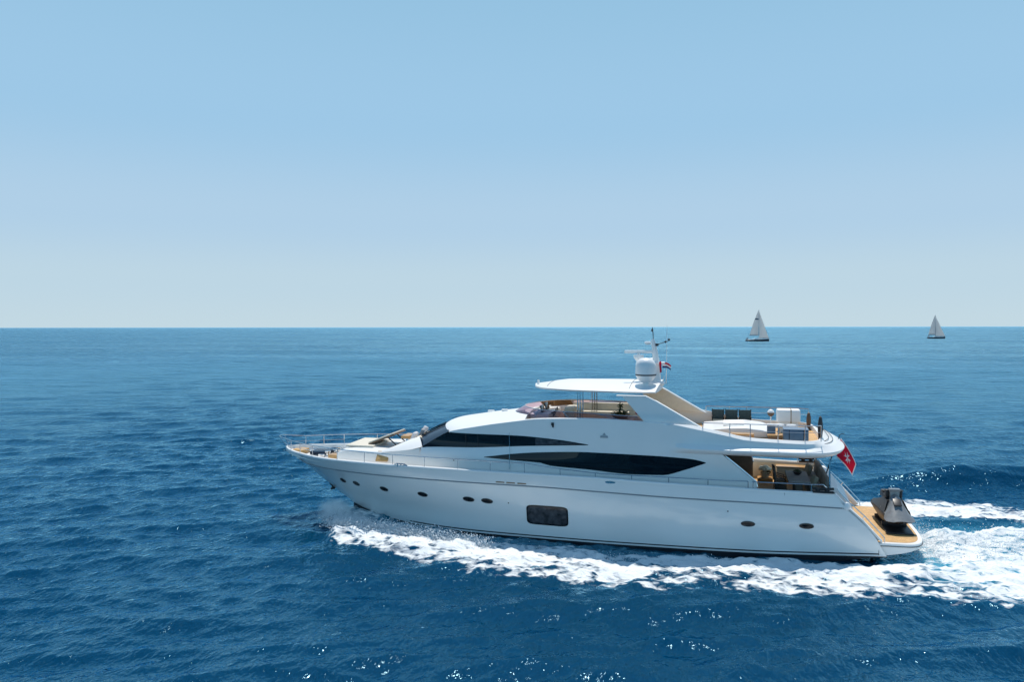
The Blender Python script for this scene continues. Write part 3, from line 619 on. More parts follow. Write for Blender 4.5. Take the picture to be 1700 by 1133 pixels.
# --- flybridge tinted screen with its steel rim
sb = [(12.3, 0, 5.36), (12.5, .7, 5.37), (12.95, 1.35, 5.38), (13.7, 1.95, 5.45), (14.8, 2.36, 5.52), (16.5, 2.5, 5.58), (18.9, 2.56, 5.53)]
st = [(13.02, 0, 5.80), (13.15, .62, 5.80), (13.5, 1.22, 5.80), (14.15, 1.78, 5.80), (15.1, 2.2, 5.80), (16.6, 2.38, 5.77), (18.6, 2.44, 5.69)]
def dens(c, n=8):
    out = []; c = [Vector(p) for p in c]
    for i in range(len(c)-1):
        p0, p1, p2, p3 = c[max(i-1, 0)], c[i], c[i+1], c[min(i+2, len(c)-1)]
        if i == 0: p0 = Vector((p2.x, -p2.y, p2.z))
        for k in range(n):
            t = k/n; out.append(.5*((2*p1) + (p2-p0)*t + (2*p0-5*p1+4*p2-p3)*t*t + (3*p1-p0-3*p2+p3)*t**3))
    return out + [c[-1]]
SB, ST = dens(sb), dens(st); full = lambda q: [Vector((p.x, -p.y, p.z)) for p in q[::-1]] + q[1:]
b = MB(); b.grid([full(SB), [a*.5 + c*.5 for a, c in zip(full(SB), full(ST))], full(ST)]); scr = part(b, 'flybridge_screen', 'tint')
b = MB(); b.tube(full(ST), .022, 6); part(b, 'screen_rail', 'steel', scr)
for i in (26, 36, 44):
    for sd in (-1, 1):
        b = MB(); p, q = SB[i], ST[max(i - 3, 0)]; b.tube([(p.x, sd*p.y, p.z), (q.x, sd*q.y, q.z)], .016, 6); part(b, 'screen_post', 'steel', scr)
# helm console and fixed seats of the flybridge
b = MB(); b.box((14.0, 0, 5.3), (.9, 2.9, .5), r=.12); b.box((13.75, 0, 5.52), (.5, 2.6, .12), r=.05, ry=-.2); helm = part(b, 'helm_console', 'gel')
for y in (-.75, .2):
    b = MB(); b.box((14.0, y, 5.72), (.06, .6, .34), ry=-.35, r=.02); part(b, 'helm_display', 'screen', helm)
b = MB()
for k in range(17):
    a0, a1 = 2*math.pi*k/16, 2*math.pi*(k+1)/16
    if k < 16: b.tube([(14.62 + .1*math.sin(a0), -.75 + .24*math.cos(a0), 5.58 + .22*math.sin(a0)), (14.62 + .1*math.sin(a1), -.75 + .24*math.cos(a1), 5.58 + .22*math.sin(a1))], .018, 5)
b.tube([(14.62, -.75, 5.58), (14.4, -.75, 5.5)], .03); part(b, 'steering_wheel', 'dark', helm)
b = MB(); b.box((16.7, 2.06, 5.05), (3.6, .6, .5), r=.08); b.box((16.7, 2.3, 5.42), (3.6, .2, .52), r=.07, seg=3); b.box((15.0, 1.2, 5.2), (.5, 1.2, .8), r=.1); part(b, 'flybridge_sofa', 'creamv')
b = MB(); b.box((16.8, -2.15, 5.02), (2.6, .6, .5), r=.08); part(b, 'flybridge_seat', 'creamv')
b = MB(); b.box((15.5, -.75, 5.15), (.55, .6, .3), r=.1); b.box((15.75, -.75, 5.5), (.16, .58, .6), r=.07, ry=.15); b.tube([(15.5, -.75, FLY), (15.5, -.75, 5.05)], .07); part(b, 'helm_seat', 'creamv')
# --- arch legs, hardtop and its poles
leg = [(17.95, 6.60), (19.05, 6.60), (19.45, 6.40), (21.42, 5.27), (20.8, 5.3), (18.94, 5.46)]
for sd in (-1, 1):
    b = MB(); b.prism(leg, .26, 1, sd*2.5)
    al = part(b, 'arch_leg', 'gel', bevel=.03)
    b = MB(); b.prism([(18.2, 6.56), (18.98, 6.56), (19.4, 6.38), (21.2, 5.33), (18.98, 5.5)], .02, 1, sd*2.362); part(b, 'arch_bounce_tint', 'cream', al)  # cream face stands in for warm light bounced onto the white leg
    b = MB(); b.box((18.36, sd*2.5, 6.60), (1.3, .34, .06), r=.02); part(b, 'arch_cap', 'gel', al)
ho = S((13.5, 0), (13.56, .35), (13.8, .95), (14.5, 1.62), (15.6, 2.08), (17, 2.32), (18.9, 2.42), (19.35, 2.36))
b = MB(); X = [13.5, 13.52, 13.56, 13.65, 13.8, 14.1, 14.5, 15, 15.6, 16.3, 17, 18, 18.9, 19.2, 19.36]
def htop(x, t, bot=False):
    y = ho(x)*t; nose = ss(13.5, 15.2, x); e = abs(t)**4
    if bot: return (x + .12*(1-t*t)*ss(19, 19.36, x), y*.97, 6.70)
    return (x + .12*(1-t*t)*ss(19, 19.36, x), y, 6.79 + (.04 + .2*nose)*(1 - abs(t)**2.3) - .02*e)
TT = np.linspace(-1, 1, 21)
gt = [[htop(x, t) for t in TT] for x in X]; gb = [[htop(x, t, True) for t in TT] for x in X]
b.grid(gt); b.grid(gb); b.grid([[g[0] for g in gt], [g[0] for g in gb]]); b.grid([[g[-1] for g in gt], [g[-1] for g in gb]]); b.grid([gt[-1], gb[-1]])
ht = part(b, 'hardtop', 'gel', ang=35)
b = MB()
b.tube([(14.35 + .0*t, t*1.25, htop(14.35, t*1.25/max(ho(14.35), .1))[2] + .006) for t in np.linspace(-1, 1, 9)] , .012, 5); part(b, 'hatch_seam', 'rope', ht); b = MB(); b.tube([(18.2, t*2.0, htop(18.2, t*2.0/2.38)[2] + .006) for t in np.linspace(-1, 1, 11)], .010, 5)
part(b, 'hatch_seam', 'rope', ht)
for sd in (-1, 1):
    for dx, dy in ((-.12, 0), (.0, .12), (.12, 0)):
        b = MB(); b.tube([(16.02 + dx, sd*(2.0 + dy*.6), 5.0), (16.02 + dx, sd*(1.98 + dy*.6), 6.73)], .026, 8); part(b, 'hardtop_pole', 'steel')
b = MB(); b.tube([(13.72, -.35, 6.8), (13.72, -.35, 6.93)], .05); b.lathe([(.0, .0), (.055, .0), (.06, .06), (.04, .1), (0, .11)], (13.72, -.35, 6.92), 12); part(b, 'nav_light', 'plast', ht)
# --- mast, radar, domes
b = MB(); b.tube([(19.25, 0, 6.9), (19.2, 0, 8.0), (19.1, 0, 8.75), (19.05, 0, 8.95)], [.2, .15, .1, .07], 10)
b.box((19.28, 0, 7.85), (.62, .5, .1), r=.03); b.box((19.1, 0, 7.45), (.5, .34, 1.0), r=.08)
mast = part(b, 'mast', 'gel')
b = MB(); b.tube([(19.08, 0, 8.9), (19.06, 0, 9.35), (19.03, 0, 9.5)], .018); b.lathe([(0, 0), (.045, 0), (.045, .12), (0, .13)], (19.03, 0, 9.3), 10); part(b, 'top_light', 'rope', mast)
b = MB(); b.box((18.88, 0, 8.72), (.34, .16, .03), r=.01); b.lathe([(.0, 0), (.14, 0), (.15, .05), (.12, .09), (0, .1)], (18.82, 0, 8.75), 14); part(b, 'gps_dome', 'plast', mast)
b = MB(); b.box((19.25, -.05, 8.7), (.14, .1, .12), r=.03); b.tube([(19.15, 0, 8.68), (19.75, .1, 8.86)], .016); b.box((19.62, .08, 8.83), (.09, .09, .1), r=.03); b.box((19.78, .1, 8.93), (.1, .1, .1), r=.03); part(b, 'wind_sensor', 'dark', mast)
b = MB(); b.lathe([(.13, -.28), (.12, -.12), (.22, 0), (.24, .1), (.23, .14), (0, .16)], (18.42, -.1, 8.08), 20); b.tube([(18.42, -.1, 7.85), (19.1, 0, 7.72)], .09); rad = part(b, 'radar_pedestal', 'plast', mast)
b = MB(); b.box((18.42, -.1, 8.38), (1.3, .13, .13), r=.05, seg=3, rz=.12); b.tube([(18.42, -.1, 8.2), (18.42, -.1, 8.33)], .06); part(b, 'radar_bar', 'plast', rad)
def dome(name, c, r, h, pm=None):
    b = MB(); b.lathe([(.12*r/.46, -.16), (.14*r/.46, -.04), (.3*r/.46, .04), (r*.92, .2*h), (r, .27*h), (r, .3*h)], c, 28); pd = part(b, name, 'plast', pm)
    b = MB(); b.lathe([(r + .004, .27*h), (r + .006, .30*h), (r + .004, .33*h)], c, 28); part(b, 'dome_band', 'rope', pd)
    b = MB(); b.lathe([(r, .31*h), (r, .6*h), (r*.95, .74*h), (r*.8, .87*h), (r*.5, .97*h), (0, h)], c, 28); part(b, 'dome_cap', 'plast', pd)
dome('satellite_dome', (18.85, -1.2, 7.1), .46, 1.08)
b = MB(); b.lathe([(.1, -.3), (.24, -.02), (.33, .12), (.34, .3), (.3, .46), (.18, .58), (0, .62)], (18.95, .9, 7.42), 24); b.tube([(18.95, .9, 6.9), (18.95, .9, 7.2)], .1); part(b, 'television_dome', 'plast')
b = MB(); b.tube([(19.62, .5, 6.85), (19.64, .5, 7.6), (19.66, .5, 9.6)], [.022, .014, .006], 6); part(b, 'whip_antenna', 'plast', mast)
b = MB(); b.tube([(19.5, -.5, 6.85), (19.6, -.52, 7.3)], .012, 6); b.box((19.45, -.3, 6.94), (.3, .5, .14), r=.05); part(b, 'aerial_base', 'plast', ht)
# whip on the near side deck, standing in front of the windows
b = MB(); b.tube([(12.92, -2.72, 3.95), (12.9, -2.68, 4.85)], .010, 5); b.tube([(12.93, -2.80, 3.2), (12.92, -2.74, 3.95)], .014, 5); part(b, 'side_antenna', 'steel')
# --- portholes, hull window, vents, emblem
def hull_y(x, z):
    for a, c in zip(LN[:-1], LN[1:]):
        za, zc = a[3](x), c[3](x)
        if za >= z >= zc: t = (za - z)/max(za - zc, 1e-4); return a[2](x)*(1-t) + c[2](x)*t
    return LN[-1][2](x)
def patch(cx, cz, rx, rz, tilt, pw_, o, n=40, rings=3):
    rws = []
    for k in range(rings + 1):
        f = k/rings if k else .001; r_ = []
        for j in range(n):
            a = 2*math.pi*j/n; c, s_ = math.cos(a), math.sin(a); u = f*rx*math.copysign(abs(c)**pw_, c); v = f*rz*math.copysign(abs(s_)**pw_, s_)
            x = cx + u; z = cz + v - tilt*u; r_.append((x, -hull_y(x, z) - o, z))
        rws.append(r_)
    return rws
def porthole(cx, cz, rx, rz, tilt, sd):
    b = MB(); g = patch(cx, cz, rx, rz, tilt, 1.0, .012); b.grid(g + [[(x, y + .05, z) for x, y, z in g[-1]]], closed=True)
    if sd > 0: b.v = [(x, -y, z) for x, y, z in b.v]
    o = part(b, 'porthole', 'glass', hull)
    b = MB(); e = patch(cx, cz, rx, rz, tilt, 1.0, .016)[-1]; b.tube(e + [e[0]], .016, 6, cap=False)
    if sd > 0: b.v = [(x, -y, z) for x, y, z in b.v]
    part(b, 'porthole_rim', 'rope', o)
for cx, cz, rx, tl in ((4.02, 1.98, .16, .22), (4.88, 1.93, .19, .2), (6.56, 1.86, .22, .13), (8.69, 1.81, .25, .1), (11.03, 1.78, .27, .06), (11.93, 1.77, .27, .06), (23.2, 1.51, .27, 0), (25.47, 1.55, .27, 0)):
    for sd in (-1, 1): porthole(cx, cz, rx, .105, tl, sd)
for sd in (-1, 1):
    b = MB(); g = patch(14.72, 1.29, .95, .455, .0, .28, .012, 64, 8); b.grid(g + [[(x, y + .05, z) for x, y, z in g[-1]]], closed=True)
    if sd > 0: b.v = [(x, -y, z) for x, y, z in b.v]
    hwn = part(b, 'hull_window', 'glass', hull)
    b = MB(); b.grid(patch(14.72, 1.29, .88, .39, .0, .28, .018, 64, 6), closed=True)
    if sd > 0: b.v = [(x, -y, z) for x, y, z in b.v]
    part(b, 'window_pane', 'mottle', hwn)
    for x in (12.63, 13.12, 13.63):
        b = MB(); b.box((x, sd*(hull_y(x, 2.69) + .01), 2.72 - (x-12.6)*.008), (.40, .04, .055), r=.015, rz=-sd*.03); part(b, 'hull_vent', 'beige', hull)
    b = MB(); g = patch(17.55, 2.98, .22, .05, .0, .9, .012, 24, 2); b.grid(g + [[(x, y + .03, z) for x, y, z in g[-1]]], closed=True)
    if sd > 0: b.v = [(x, -y, z) for x, y, z in b.v]
    part(b, 'fuel_cover', 'steel', hull)
    b = MB()   # bow fairlead, black hole with steel lip
    g = patch(1.62, 2.98, .13, .05, .25, 1., .015, 20, 2); b.grid(g, closed=True)
    if sd > 0: b.v = [(x, -y, z) for x, y, z in b.v]
    fl = part(b, 'fairlead', 'dark', hull)
    b = MB(); e = patch(1.66, 2.97, .13, .06, .25, 1., .02, 20, 2)[-1]; b.tube(e[12:] + e[:2], .02, 6)
    if sd > 0: b.v = [(x, -y, z) for x, y, z in b.v]
    part(b, 'fairlead_lip', 'steel', fl)
    for x, z in ((12.95, 1.75), (22.4, 2.0), (10.2, 3.45)):
        y = hull_y(x, z) if z < 3 else hw(x, z); b = MB(); b.box((x, sd*(y + .005), z), (.05, .03, .05), r=.01); part(b, 'drain', 'dark', hull)
    x, z = 14.9, 5.3; b = MB(); b.box((x, sd*(hw(x, z) + .03), z), (.12, .08, .14), r=.03); b.box((x + .02, sd*(hw(x, z) + .03), z - .1), (.07, .06, .1), r=.02); part(b, 'side_light', 'dark', superst)
    x, z = 17.2, 4.83; b = MB(); b.prism([(x - .17, z - .045), (x + .18, z - .045), (x + .16, z + .045), (x - .15, z + .045)], .03, 1, sd*(hw(x, z) + .01)); b.prism([(x - .07, z + .07), (x + .08, z + .07), (x + .01, z + .18)], .02, 1, sd*(hw(x, z) + .01)); part(b, 'side_emblem', 'mesh', superst)
    b = MB(); b.tube([(24.62, sd*(hwS(24.62) + .008), zS(24.62)), (24.62, sd*(hwS(24.62) + .008), 2.44)], .007, 4); part(b, 'gate_seam', 'rope', hull); b = MB(); b.tube([(28.2, sd*3.11, .95), (28.2, sd*3.1, .5)], .010, 4); part(b, 'gate_seam', 'rope', hull)
    # midship fairlead cleat in the bulwark
    b = MB()
    for dx in (-.14, .02, .18): b.tube([(7.75 + dx, sd*(hwS(7.75) - .02), zS(7.75) - .04), (7.75 + dx, sd*(hwS(7.75) - .02), zS(7.75) + .09)], .03, 6)
    b.tube([(7.42, sd*(hwS(7.5) - .02), zS(7.5) + .03), (7.55, sd*(hwS(7.6) - .02), zS(7.5) + .1), (7.95, sd*(hwS(7.95) - .02), zS(7.5) + .1), (8.1, sd*(hwS(8.1) - .02), zS(7.5) + .02)], .03, 6); part(b, 'midship_fairlead', 'steel')
# --- transom, steps and swimming platform
b = MB()
slope = [(26.51, 2.9), (26.98, 2.38), (27.55, 1.86), (28.28, 1.05)]
for sd in (-1, 1):
    r_ = []
    for e, o_ in ((.0, -.01), (.0, .05), (.12, .08), (.26, .05), (.26, -.4)): r_.append([(x + o_*.75, sd*(hwS(x) - e), max(z + o_*.7, .9)) for x, z in slope])
    b.grid(r_)
b.grid([[(26.45 + .05*(1-t*t), 2.3*t, 2.98), (26.75 + .1*(1-t*t), 2.3*t, 2.95), (27.0 + .25*(1-t*t), 2.3*t, 2.5), (27.45 + .3*(1-t*t), 2.3*t, 1.4), (27.55 + .3*(1-t*t), 2.3*t, .98)][::1] for t in np.linspace(-1, 1, 13)])
b.grid([[(26.45, 2.3*t, z) for z in (COCK, 2.98)] for t in np.linspace(-1, 1, 5)])
for sd in (-1, 1): b.grid([[(26.45, sd*2.3, z) for z in (COCK, 2.98)], [(26.75, sd*2.3, z) for z in (.98, 2.95)], [(27.1, sd*2.3, z) for z in (.98, 2.4)], [(27.55, sd*2.3, z) for z in (.98, 1.1)]])
tran = part(b, 'transom', 'gel')
for sd in (-1, 1):
    for k in range(5):
        b = MB(); b.box((26.6 + k*.3, sd*2.62, 2.1 - (k+.5)*.2), (.34, .6, .06), r=.01); part(b, 'boarding_step', 'teakx', tran)
    b = MB(); b.tube([(x + .12, sd*(hwS(x) - .1), z + .18) for x, z in slope[:]] + [(28.42, sd*3.02, 1.02)], .022, 6)
    for i in (1, 2): x, z = slope[i]; b.tube([(x, sd*(hwS(x) - .1), z), (x + .12, sd*(hwS(x) - .1), z + .18)], .016, 6)
    part(b, 'transom_rail', 'steel', tran)
    b = MB(); b.lathe([(0, 0), (.09, 0), (.13, .1), (.13, .2), (.07, .3), (0, .32)], (26.98, sd*3.18, 2.28), 12); part(b, 'corner_fender', 'plast', tran)
def plat(i, n=40):
    a = math.pi*(i/n - .5); c, s_ = math.cos(a), math.sin(a); return (28.55 + 1.52*abs(c)**.42, 3.02*math.copysign(abs(s_)**.5, s_))
pl = [(27.2, -3.08), (28.2, -3.08)] + [plat(i) for i in range(41)] + [(28.2, 3.08), (27.2, 3.08)]
ctr = lambda p, d, z: (p[0] - d*max(0, (p[0] - 28.0)/2.0), p[1]*(1 - d/3.05), z)
b = MB()
rz_ = lambda p, z: z + .28*ss(28.3, 30.05, p[0])
b.grid([[ctr(p, .17, .995) for p in pl], [ctr(p, .03, .995) for p in pl], [ctr(p, 0, .97) for p in pl], [ctr(p, 0, .89) for p in pl], [ctr(p, .03, .85) for p in pl], [ctr(p, .05, rz_(p, .47)) for p in pl], [ctr(p, 1.0, rz_(p, .3)) for p in pl]])
b.grid([[(p[0], p[1]*t, .985) for p in pl[2:-2]] for t in (-.92, 0, .92)][:0] or [[ctr(p, .17, .985) for p in pl], [(27.2, p[1]*.9, .985) for p in pl]])
pf = part(b, 'swim_platform', 'gel')
b = MB(); b.grid([[ctr(p, .15, 1.001) for p in pl], [(27.2, p[1]*.9, 1.001) for p in pl]]); part(b, 'teak_decking', 'teak', pf)
b = MB(); b.tube([ctr(p, -.012, .875) for p in pl], .016, 6); part(b, 'platform_rub_strip', 'rope', pf)
b = MB(); b.box((29.25, -.35, 1.035), (1.05, 2.7, .06), r=.02); part(b, 'launch_mat', 'jetd', pf)
# --- guard rails
def rail_z(x): return float(np.interp(x, [0, 1.5, 5, 13.8, 15.4, 17, 26], [3.74, 3.72, 3.68, 3.62, 3.44, 3.32, 3.24]))
def ry_(x): return hwS(x) - .07 if x > .7 else hwS(.7) - .07
XS = (.75, 1.55, 2.5, 4.16, 5.77, 7.32, 8.97, 10.62, 12.17, 13.76, 15.36, 16.9, 18.45, 20.0, 21.6, 23.2)
for sd in (-1, 1):
    b = MB(); b.tube([(-.22, sd*.22, 3.84), (-.1, sd*.32, 3.82), (.25, sd*.5, 3.78)] + [(x, sd*ry_(x), rail_z(x)) for x in np.linspace(.8, 23.2, 60)], .021, 7)
    if sd < 0: b.tube([(-.22, -.22, 3.84), (-.27, 0, 3.85), (-.22, .22, 3.84)], .026, 7)
    rl = part(b, 'guard_rail', 'steel')
    b = MB(); b.tube([(.0, sd*.15, 3.5), (.5, sd*.62, 3.46)] + [(x, sd*ry_(x), 3.44) for x in (1, 1.55, 2.5)], .014, 6); part(b, 'lower_rail', 'steel', rl)
    for x in XS:
        b = MB(); b.tube([(x, sd*ry_(x), zS(x) + .03), (x, sd*ry_(x), rail_z(x))], .018, 7); part(b, 'stanchion', 'steel', rl)
    b = MB(); b.tube([(.12, sd*.1, 3.3), (-.06, sd*.18, 3.55), (-.22, sd*.22, 3.84)], .026, 7); part(b, 'pulpit_leg', 'steel', rl)
    b = MB(); b.tube([(23.35, sd*(hwS(23.4) - .07), rail_z(23.3)), (25.6, sd*(hwS(25.6) - .07), rail_z(25.6)), (26.1, sd*(hwS(26) - .06), 3.26), (26.25, sd*(hwS(26.2) - .06), 3.12), (26.25, sd*(hwS(26.2) - .06), 2.92)], .021, 7)
    cr = part(b, 'cockpit_rail', 'steel')
    for x in (23.4, 25.65):
        b = MB(); b.tube([(x, sd*(hwS(x) - .07), zS(x) + .02), (x, sd*(hwS(x) - .07), rail_z(x))], .018, 7); part(b, 'stanchion', 'steel', cr)
    b = MB(); b.box((26.1, sd*3.17, 2.96), (.8, .26, .06), r=.02); b.tube([(25.9, sd*3.17, 2.96), (25.9, sd*3.17, 3.14)], .09); b.tube([(26.25, sd*3.17, 2.96), (26.25, sd*3.17, 3.12)], .09); b.tube([(25.7, sd*3.18, 3.08), (26.5, sd*3.18, 3.1)], .05); part(b, 'mooring_bollard', 'dark')
    b = MB(); b.tube([(26.38, sd*2.82, 2.9), (26.38, sd*2.78, 4.25)], .035, 8); part(b, 'overhang_post', 'steel')
    # flybridge aft rail
    top_ = [off(i, -.12, 5.56) for i in range(3, 26)]; top_ = [p for p in top_ if p[0] > 21.35]
    if sd > 0: top_ = [(x, -y, z) for x, y, z in top_]
    b = MB(); b.tube(top_, .018, 7); fr_ = part(b, 'flybridge_rail', 'steel')
    b = MB(); b.tube([(x, y, max(z - .28, zT(x) + .04)) for x, y, z in top_[4:]], .010, 5); part(b, 'lower_rail', 'steel', fr_)
    for xx in (21.45, 22.4, 23.4, 24.4, 25.45, 26.05):
        k = min(range(len(top_)), key=lambda j: abs(top_[j][0] - xx)); p = top_[k]; b = MB(); b.tube([(p[0], p[1], zT(p[0])), p], .018, 7); part(b, 'stanchion', 'steel', fr_)
# --- bow fittings
b = MB(); b.box((.92, -.15, 3.1), (.75, .75, .2), r=.02, taper=.9); part(b, 'anchor_locker_lid', 'teak')
b = MB(); b.box((1.95, .2, 3.02), (.95, .8, .16), r=.07); part(b, 'deck_hatch', 'wglass')
for y in (-.6, .6):
    b = MB(); b.lathe([(0, 0), (.16, 0), (.16, .08), (.09, .12), (.09, .22), (.15, .27), (.15, .33), (0, .35)], (2.75, y, 2.9), 16); b.box((2.4, y, 2.98), (.35, .1, .16), r=.03); wl = part(b, 'windlass', 'steel')
    b = MB(); b.tube([(2.6, y, 2.95), (1.6, y*.6, 2.94), (.6, y*.3, 2.98)], .03, 6); part(b, 'anchor_chain', 'rope', wl)
b = MB(); b.box((3.3, -.85, 3.02), (.55, .5, .26), r=.03); part(b, 'rope_locker', 'wood')
for sd in (-1, 1):
    b = MB(); b.box((2.2, sd*1.2, 2.95), (.12, .12, .12), r=.02); b.tube([(2.0, sd*1.2, 3.05), (2.4, sd*1.24, 3.05)], .03, 6); part(b, 'mooring_cleat', 'steel')
b = MB(); b.tube([(2.78, 0, 1.15), (2.62, 0, 1.35), (2.45, 0, 1.55)], .05); b.box((2.68, 0, 1.2), (.12, .3, .14), r=.03, ry=.8); part(b, 'anchor', 'dark')
b = MB(); b.box((6.38, -1.93, 3.36), (.62, .55, .07), r=.02, rx=.85); part(b, 'deck_step', 'teak')
b = MB(); b.box((24.0, -2.68, 2.6), (.75, .5, .2), r=.02); part(b, 'side_step', 'teak')
# brow top lights
for x, y in ((11.0, .9), (11.9, .2)):
    b = MB(); z = zT(x + .3) + .2; b.box((x, y, z + .06), (.32, .16, .1), r=.04); b.tube([(x, y, z - .06), (x, y, z + .03)], .04); part(b, 'search_light', 'plast')
b = MB(); b.tube([(26.55, .05, 2.95), (26.8, .05, 3.8), (27.12, .05, 4.78)], [.028, .022, .014], 7); b.tube([(27.12, .05, 4.78), (27.2, .05, 4.84), (27.3, .05, 4.82)], .014, 6); part(b, 'flagstaff', 'dark')
# foredeck sunken lounge: floor, cushions, sofa back
b = MB(); b.box((7.0, 0, 3.5), (2.2, 2.6, .1)); b.box((7.55, 0, 3.75), (.5, 2.2, .35), r=.08); b.box((7.82, 0, 3.98), (.2, 2.1, .45), r=.08, ry=.25); part(b, 'bow_sofa', 'cream')
b = MB(); b.box((4.75, 0, 3.64), (1.5, 2.2, .10), r=.04); part(b, 'sun_pad', 'creamv')

# ------------------------------------------------------------------ things carried aboard
# jet ski on the swimming platform, bow to port
js = aboard('jet_ski', 'black and grey jet ski standing across the teak swim platform', 'jet ski', 29.2, .0, 1.065, R(-87))
b = MB(); st_ = [(-1.45, .5, .22, .62), (-.9, .56, .12, .66), (0, .58, .06, .68), (.7, .57, .10, .66), (1.15, .50, .2, .62), (1.45, .34, .36, .56), (1.6, .1, .48, .52)]
b.grid([[(x, -w_, zt), (x, -w_*1.02, zt - .14), (x, -w_*.72, zb + .1), (x, 0, zb), (x, w_*.72, zb + .1), (x, w_*1.02, zt - .14), (x, w_, zt)] for x, w_, zb, zt in st_])
b.add([(-1.45, -.5, .62), (-1.45, .5, .62), (-1.45, .36, .3), (-1.45, 0, .22), (-1.45, -.36, .3)], [(0, 1, 2, 3, 4)])
b.build('hull', 'jetd', js, ang=40)
b = MB(); b.grid([[(x, -w_, zt), (x, -w_*.55, zt + h*.75), (x, 0, zt + h), (x, w_*.55, zt + h*.75), (x, w_, zt)] for x, w_, zt, h in ((1.72, .30, .44, .05), (1.6, .56, .45, .12), (1.35, .60, .50, .28), (1.0, .48, .64, .46), (.75, .36, .82, .50), (.55, .27, .98, .44), (.3, .22, 1.05, .3))])
b.build('hood', 'jetg', js, ang=35)
b = MB(); b.box((1.0, 0, 1.10), (.40, .30, .06), ry=.55, r=.03); b.build('hood_vent', 'jetd', js)
b = MB()
for sd in (-1, 1): b.grid([[(x, sd*w_, z0) for x, w_, z0 in ((1.0, .52, .62), (.3, .57, .68), (-.5, .58, .68), (-1.2, .54, .64))], [(x, sd*w_, z0) for x, w_, z0 in ((.72, .32, 1.12), (.2, .36, 1.16), (-.5, .42, .92), (-1.15, .46, .76))]])
b.grid([[(x, -w_, z) for x, w_, z in ((.72, .32, 1.12), (.2, .36, 1.16), (-.5, .42, .92), (-1.15, .46, .76))], [(x, w_, z) for x, w_, z in ((.72, .32, 1.12), (.2, .36, 1.16), (-.5, .42, .92), (-1.15, .46, .76))]])
b.build('side_fairing', 'jetd', js)
b = MB(); b.prism([(.0, .78), (.28, .84), (.3, .9), (-.02, .85)], .012, 1, -.545); b.prism([(.22, .74), (.42, .76), (.42, .84), (.26, .8)], .012, 1, -.55); b.v = [(x, y + (z - .7)*.55, z) for x, y, z in b.v]; b.build('white_badge', 'white', js)
b = MB(); b.box((-.55, 0, 1.0), (1.4, .36, .26), r=.1, seg=3); b.box((-.95, 0, 1.12), (.5, .34, .14), r=.06); b.build('saddle', 'jetd', js)
b = MB(); b.box((.46, 0, 1.30), (.3, .36, .46), r=.05, ry=-.15, taper=1.12); b.box((.52, 0, 1.53), (.26, .44, .1), r=.03); b.build('steering_pod', 'jetg', js)
for sd in (-1, 1):
    b = MB(); b.tube([(.36, sd*.16, 1.40), (.20, sd*.42, 1.42)], .03, 7); b.box((.36, sd*.27, 1.34), (.24, .14, .34), r=.05); b.box((.2, sd*.24, 1.12), (.4, .2, .34), r=.07); b.build('handlebar', 'dark', js)
b = MB(); b.box((1.32, 0, .42), (.5, .9, .1), r=.04); b.box((.5, 0, .08), (.14, 1.0, .18), r=.03); b.box((-.7, 0, .08), (.14, 1.0, .18), r=.03); b.build('cradle', 'dark', js)
# ensign and the small flags at the mast
def flag(name, label, pts, pat, mats, wave=.07, nu=60, nv=44, phase=0.):
    b = MB(); G = []
    for i in range(nv + 1):
        v = i/nv; r_ = []
        for j in range(nu + 1):
            u = j/nu; p = lerp(lerp(pts[0], pts[1], u), lerp(pts[3], pts[2], u), v)
            sag = math.sin(math.pi*u)*.05; r_.append((p[0] + sag*.6, p[1] + wave*math.sin(5.2*u + 2.6*v + phase)*min(1, u*3), p[2] + sag))
        G.append(r_)
    b.grid(G); o = b.build(name, mats[0]); 
    for mm in mats[1:]: o.data.materials.append(M[mm])
    for p in o.data.polygons:
        i, j = divmod(p.index, nu); p.material_index = pat((j + .5)/nu, (i + .5)/nv)
    sd = o.modifiers.new('cloth', 'SOLIDIFY'); sd.thickness = .004; sd.offset = 0
    piv = Vector(pts[0]); o.data.transform(Matrix.Translation(-piv)); o.matrix_world = YM @ Matrix.Translation(piv - Vector((X0, 0, 0)))
    return tag(o, label, 'flag')
def ens(u, v):
    x, y = (u - .5)*1.5, v - .5
    if u > .945 or v < .065 or v > .93: return 1
    for a in range(4):
        c, s_ = math.cos(a*math.pi/2), math.sin(a*math.pi/2); p, q = x*c + y*s_, abs(-x*s_ + y*c)
        if 0 < p < .33 and q < p*.36 + .01 and q > (p - .18)*1.1: return 1
    return 0
flag('ensign', 'red ensign with white border and white eight-pointed cross, drooping from the stern staff', ((27.16, 0, 4.66), (27.80, .08, 3.52), (27.66, .05, 2.98), (26.98, 0, 3.80)), ens, ('red', 'white'))
flag('courtesy_flag', 'tiny red, white and blue striped flag flying behind the white dome', ((19.48, .35, 7.86), (19.86, .3, 7.72), (19.84, .3, 7.5), (19.46, .35, 7.6)), lambda u, v: 0 if v < .36 else 1 if v < .68 else 2, ('red', 'white', 'blue'), .02, 16, 18)
flag('signal_pennant', 'narrow red pennant hanging straight down at the mast', ((19.36, -.3, 7.92), (19.46, -.31, 7.92), (19.48, -.31, 7.42), (19.4, -.3, 7.42)), lambda u, v: 0, ('red',), .01, 6, 12)
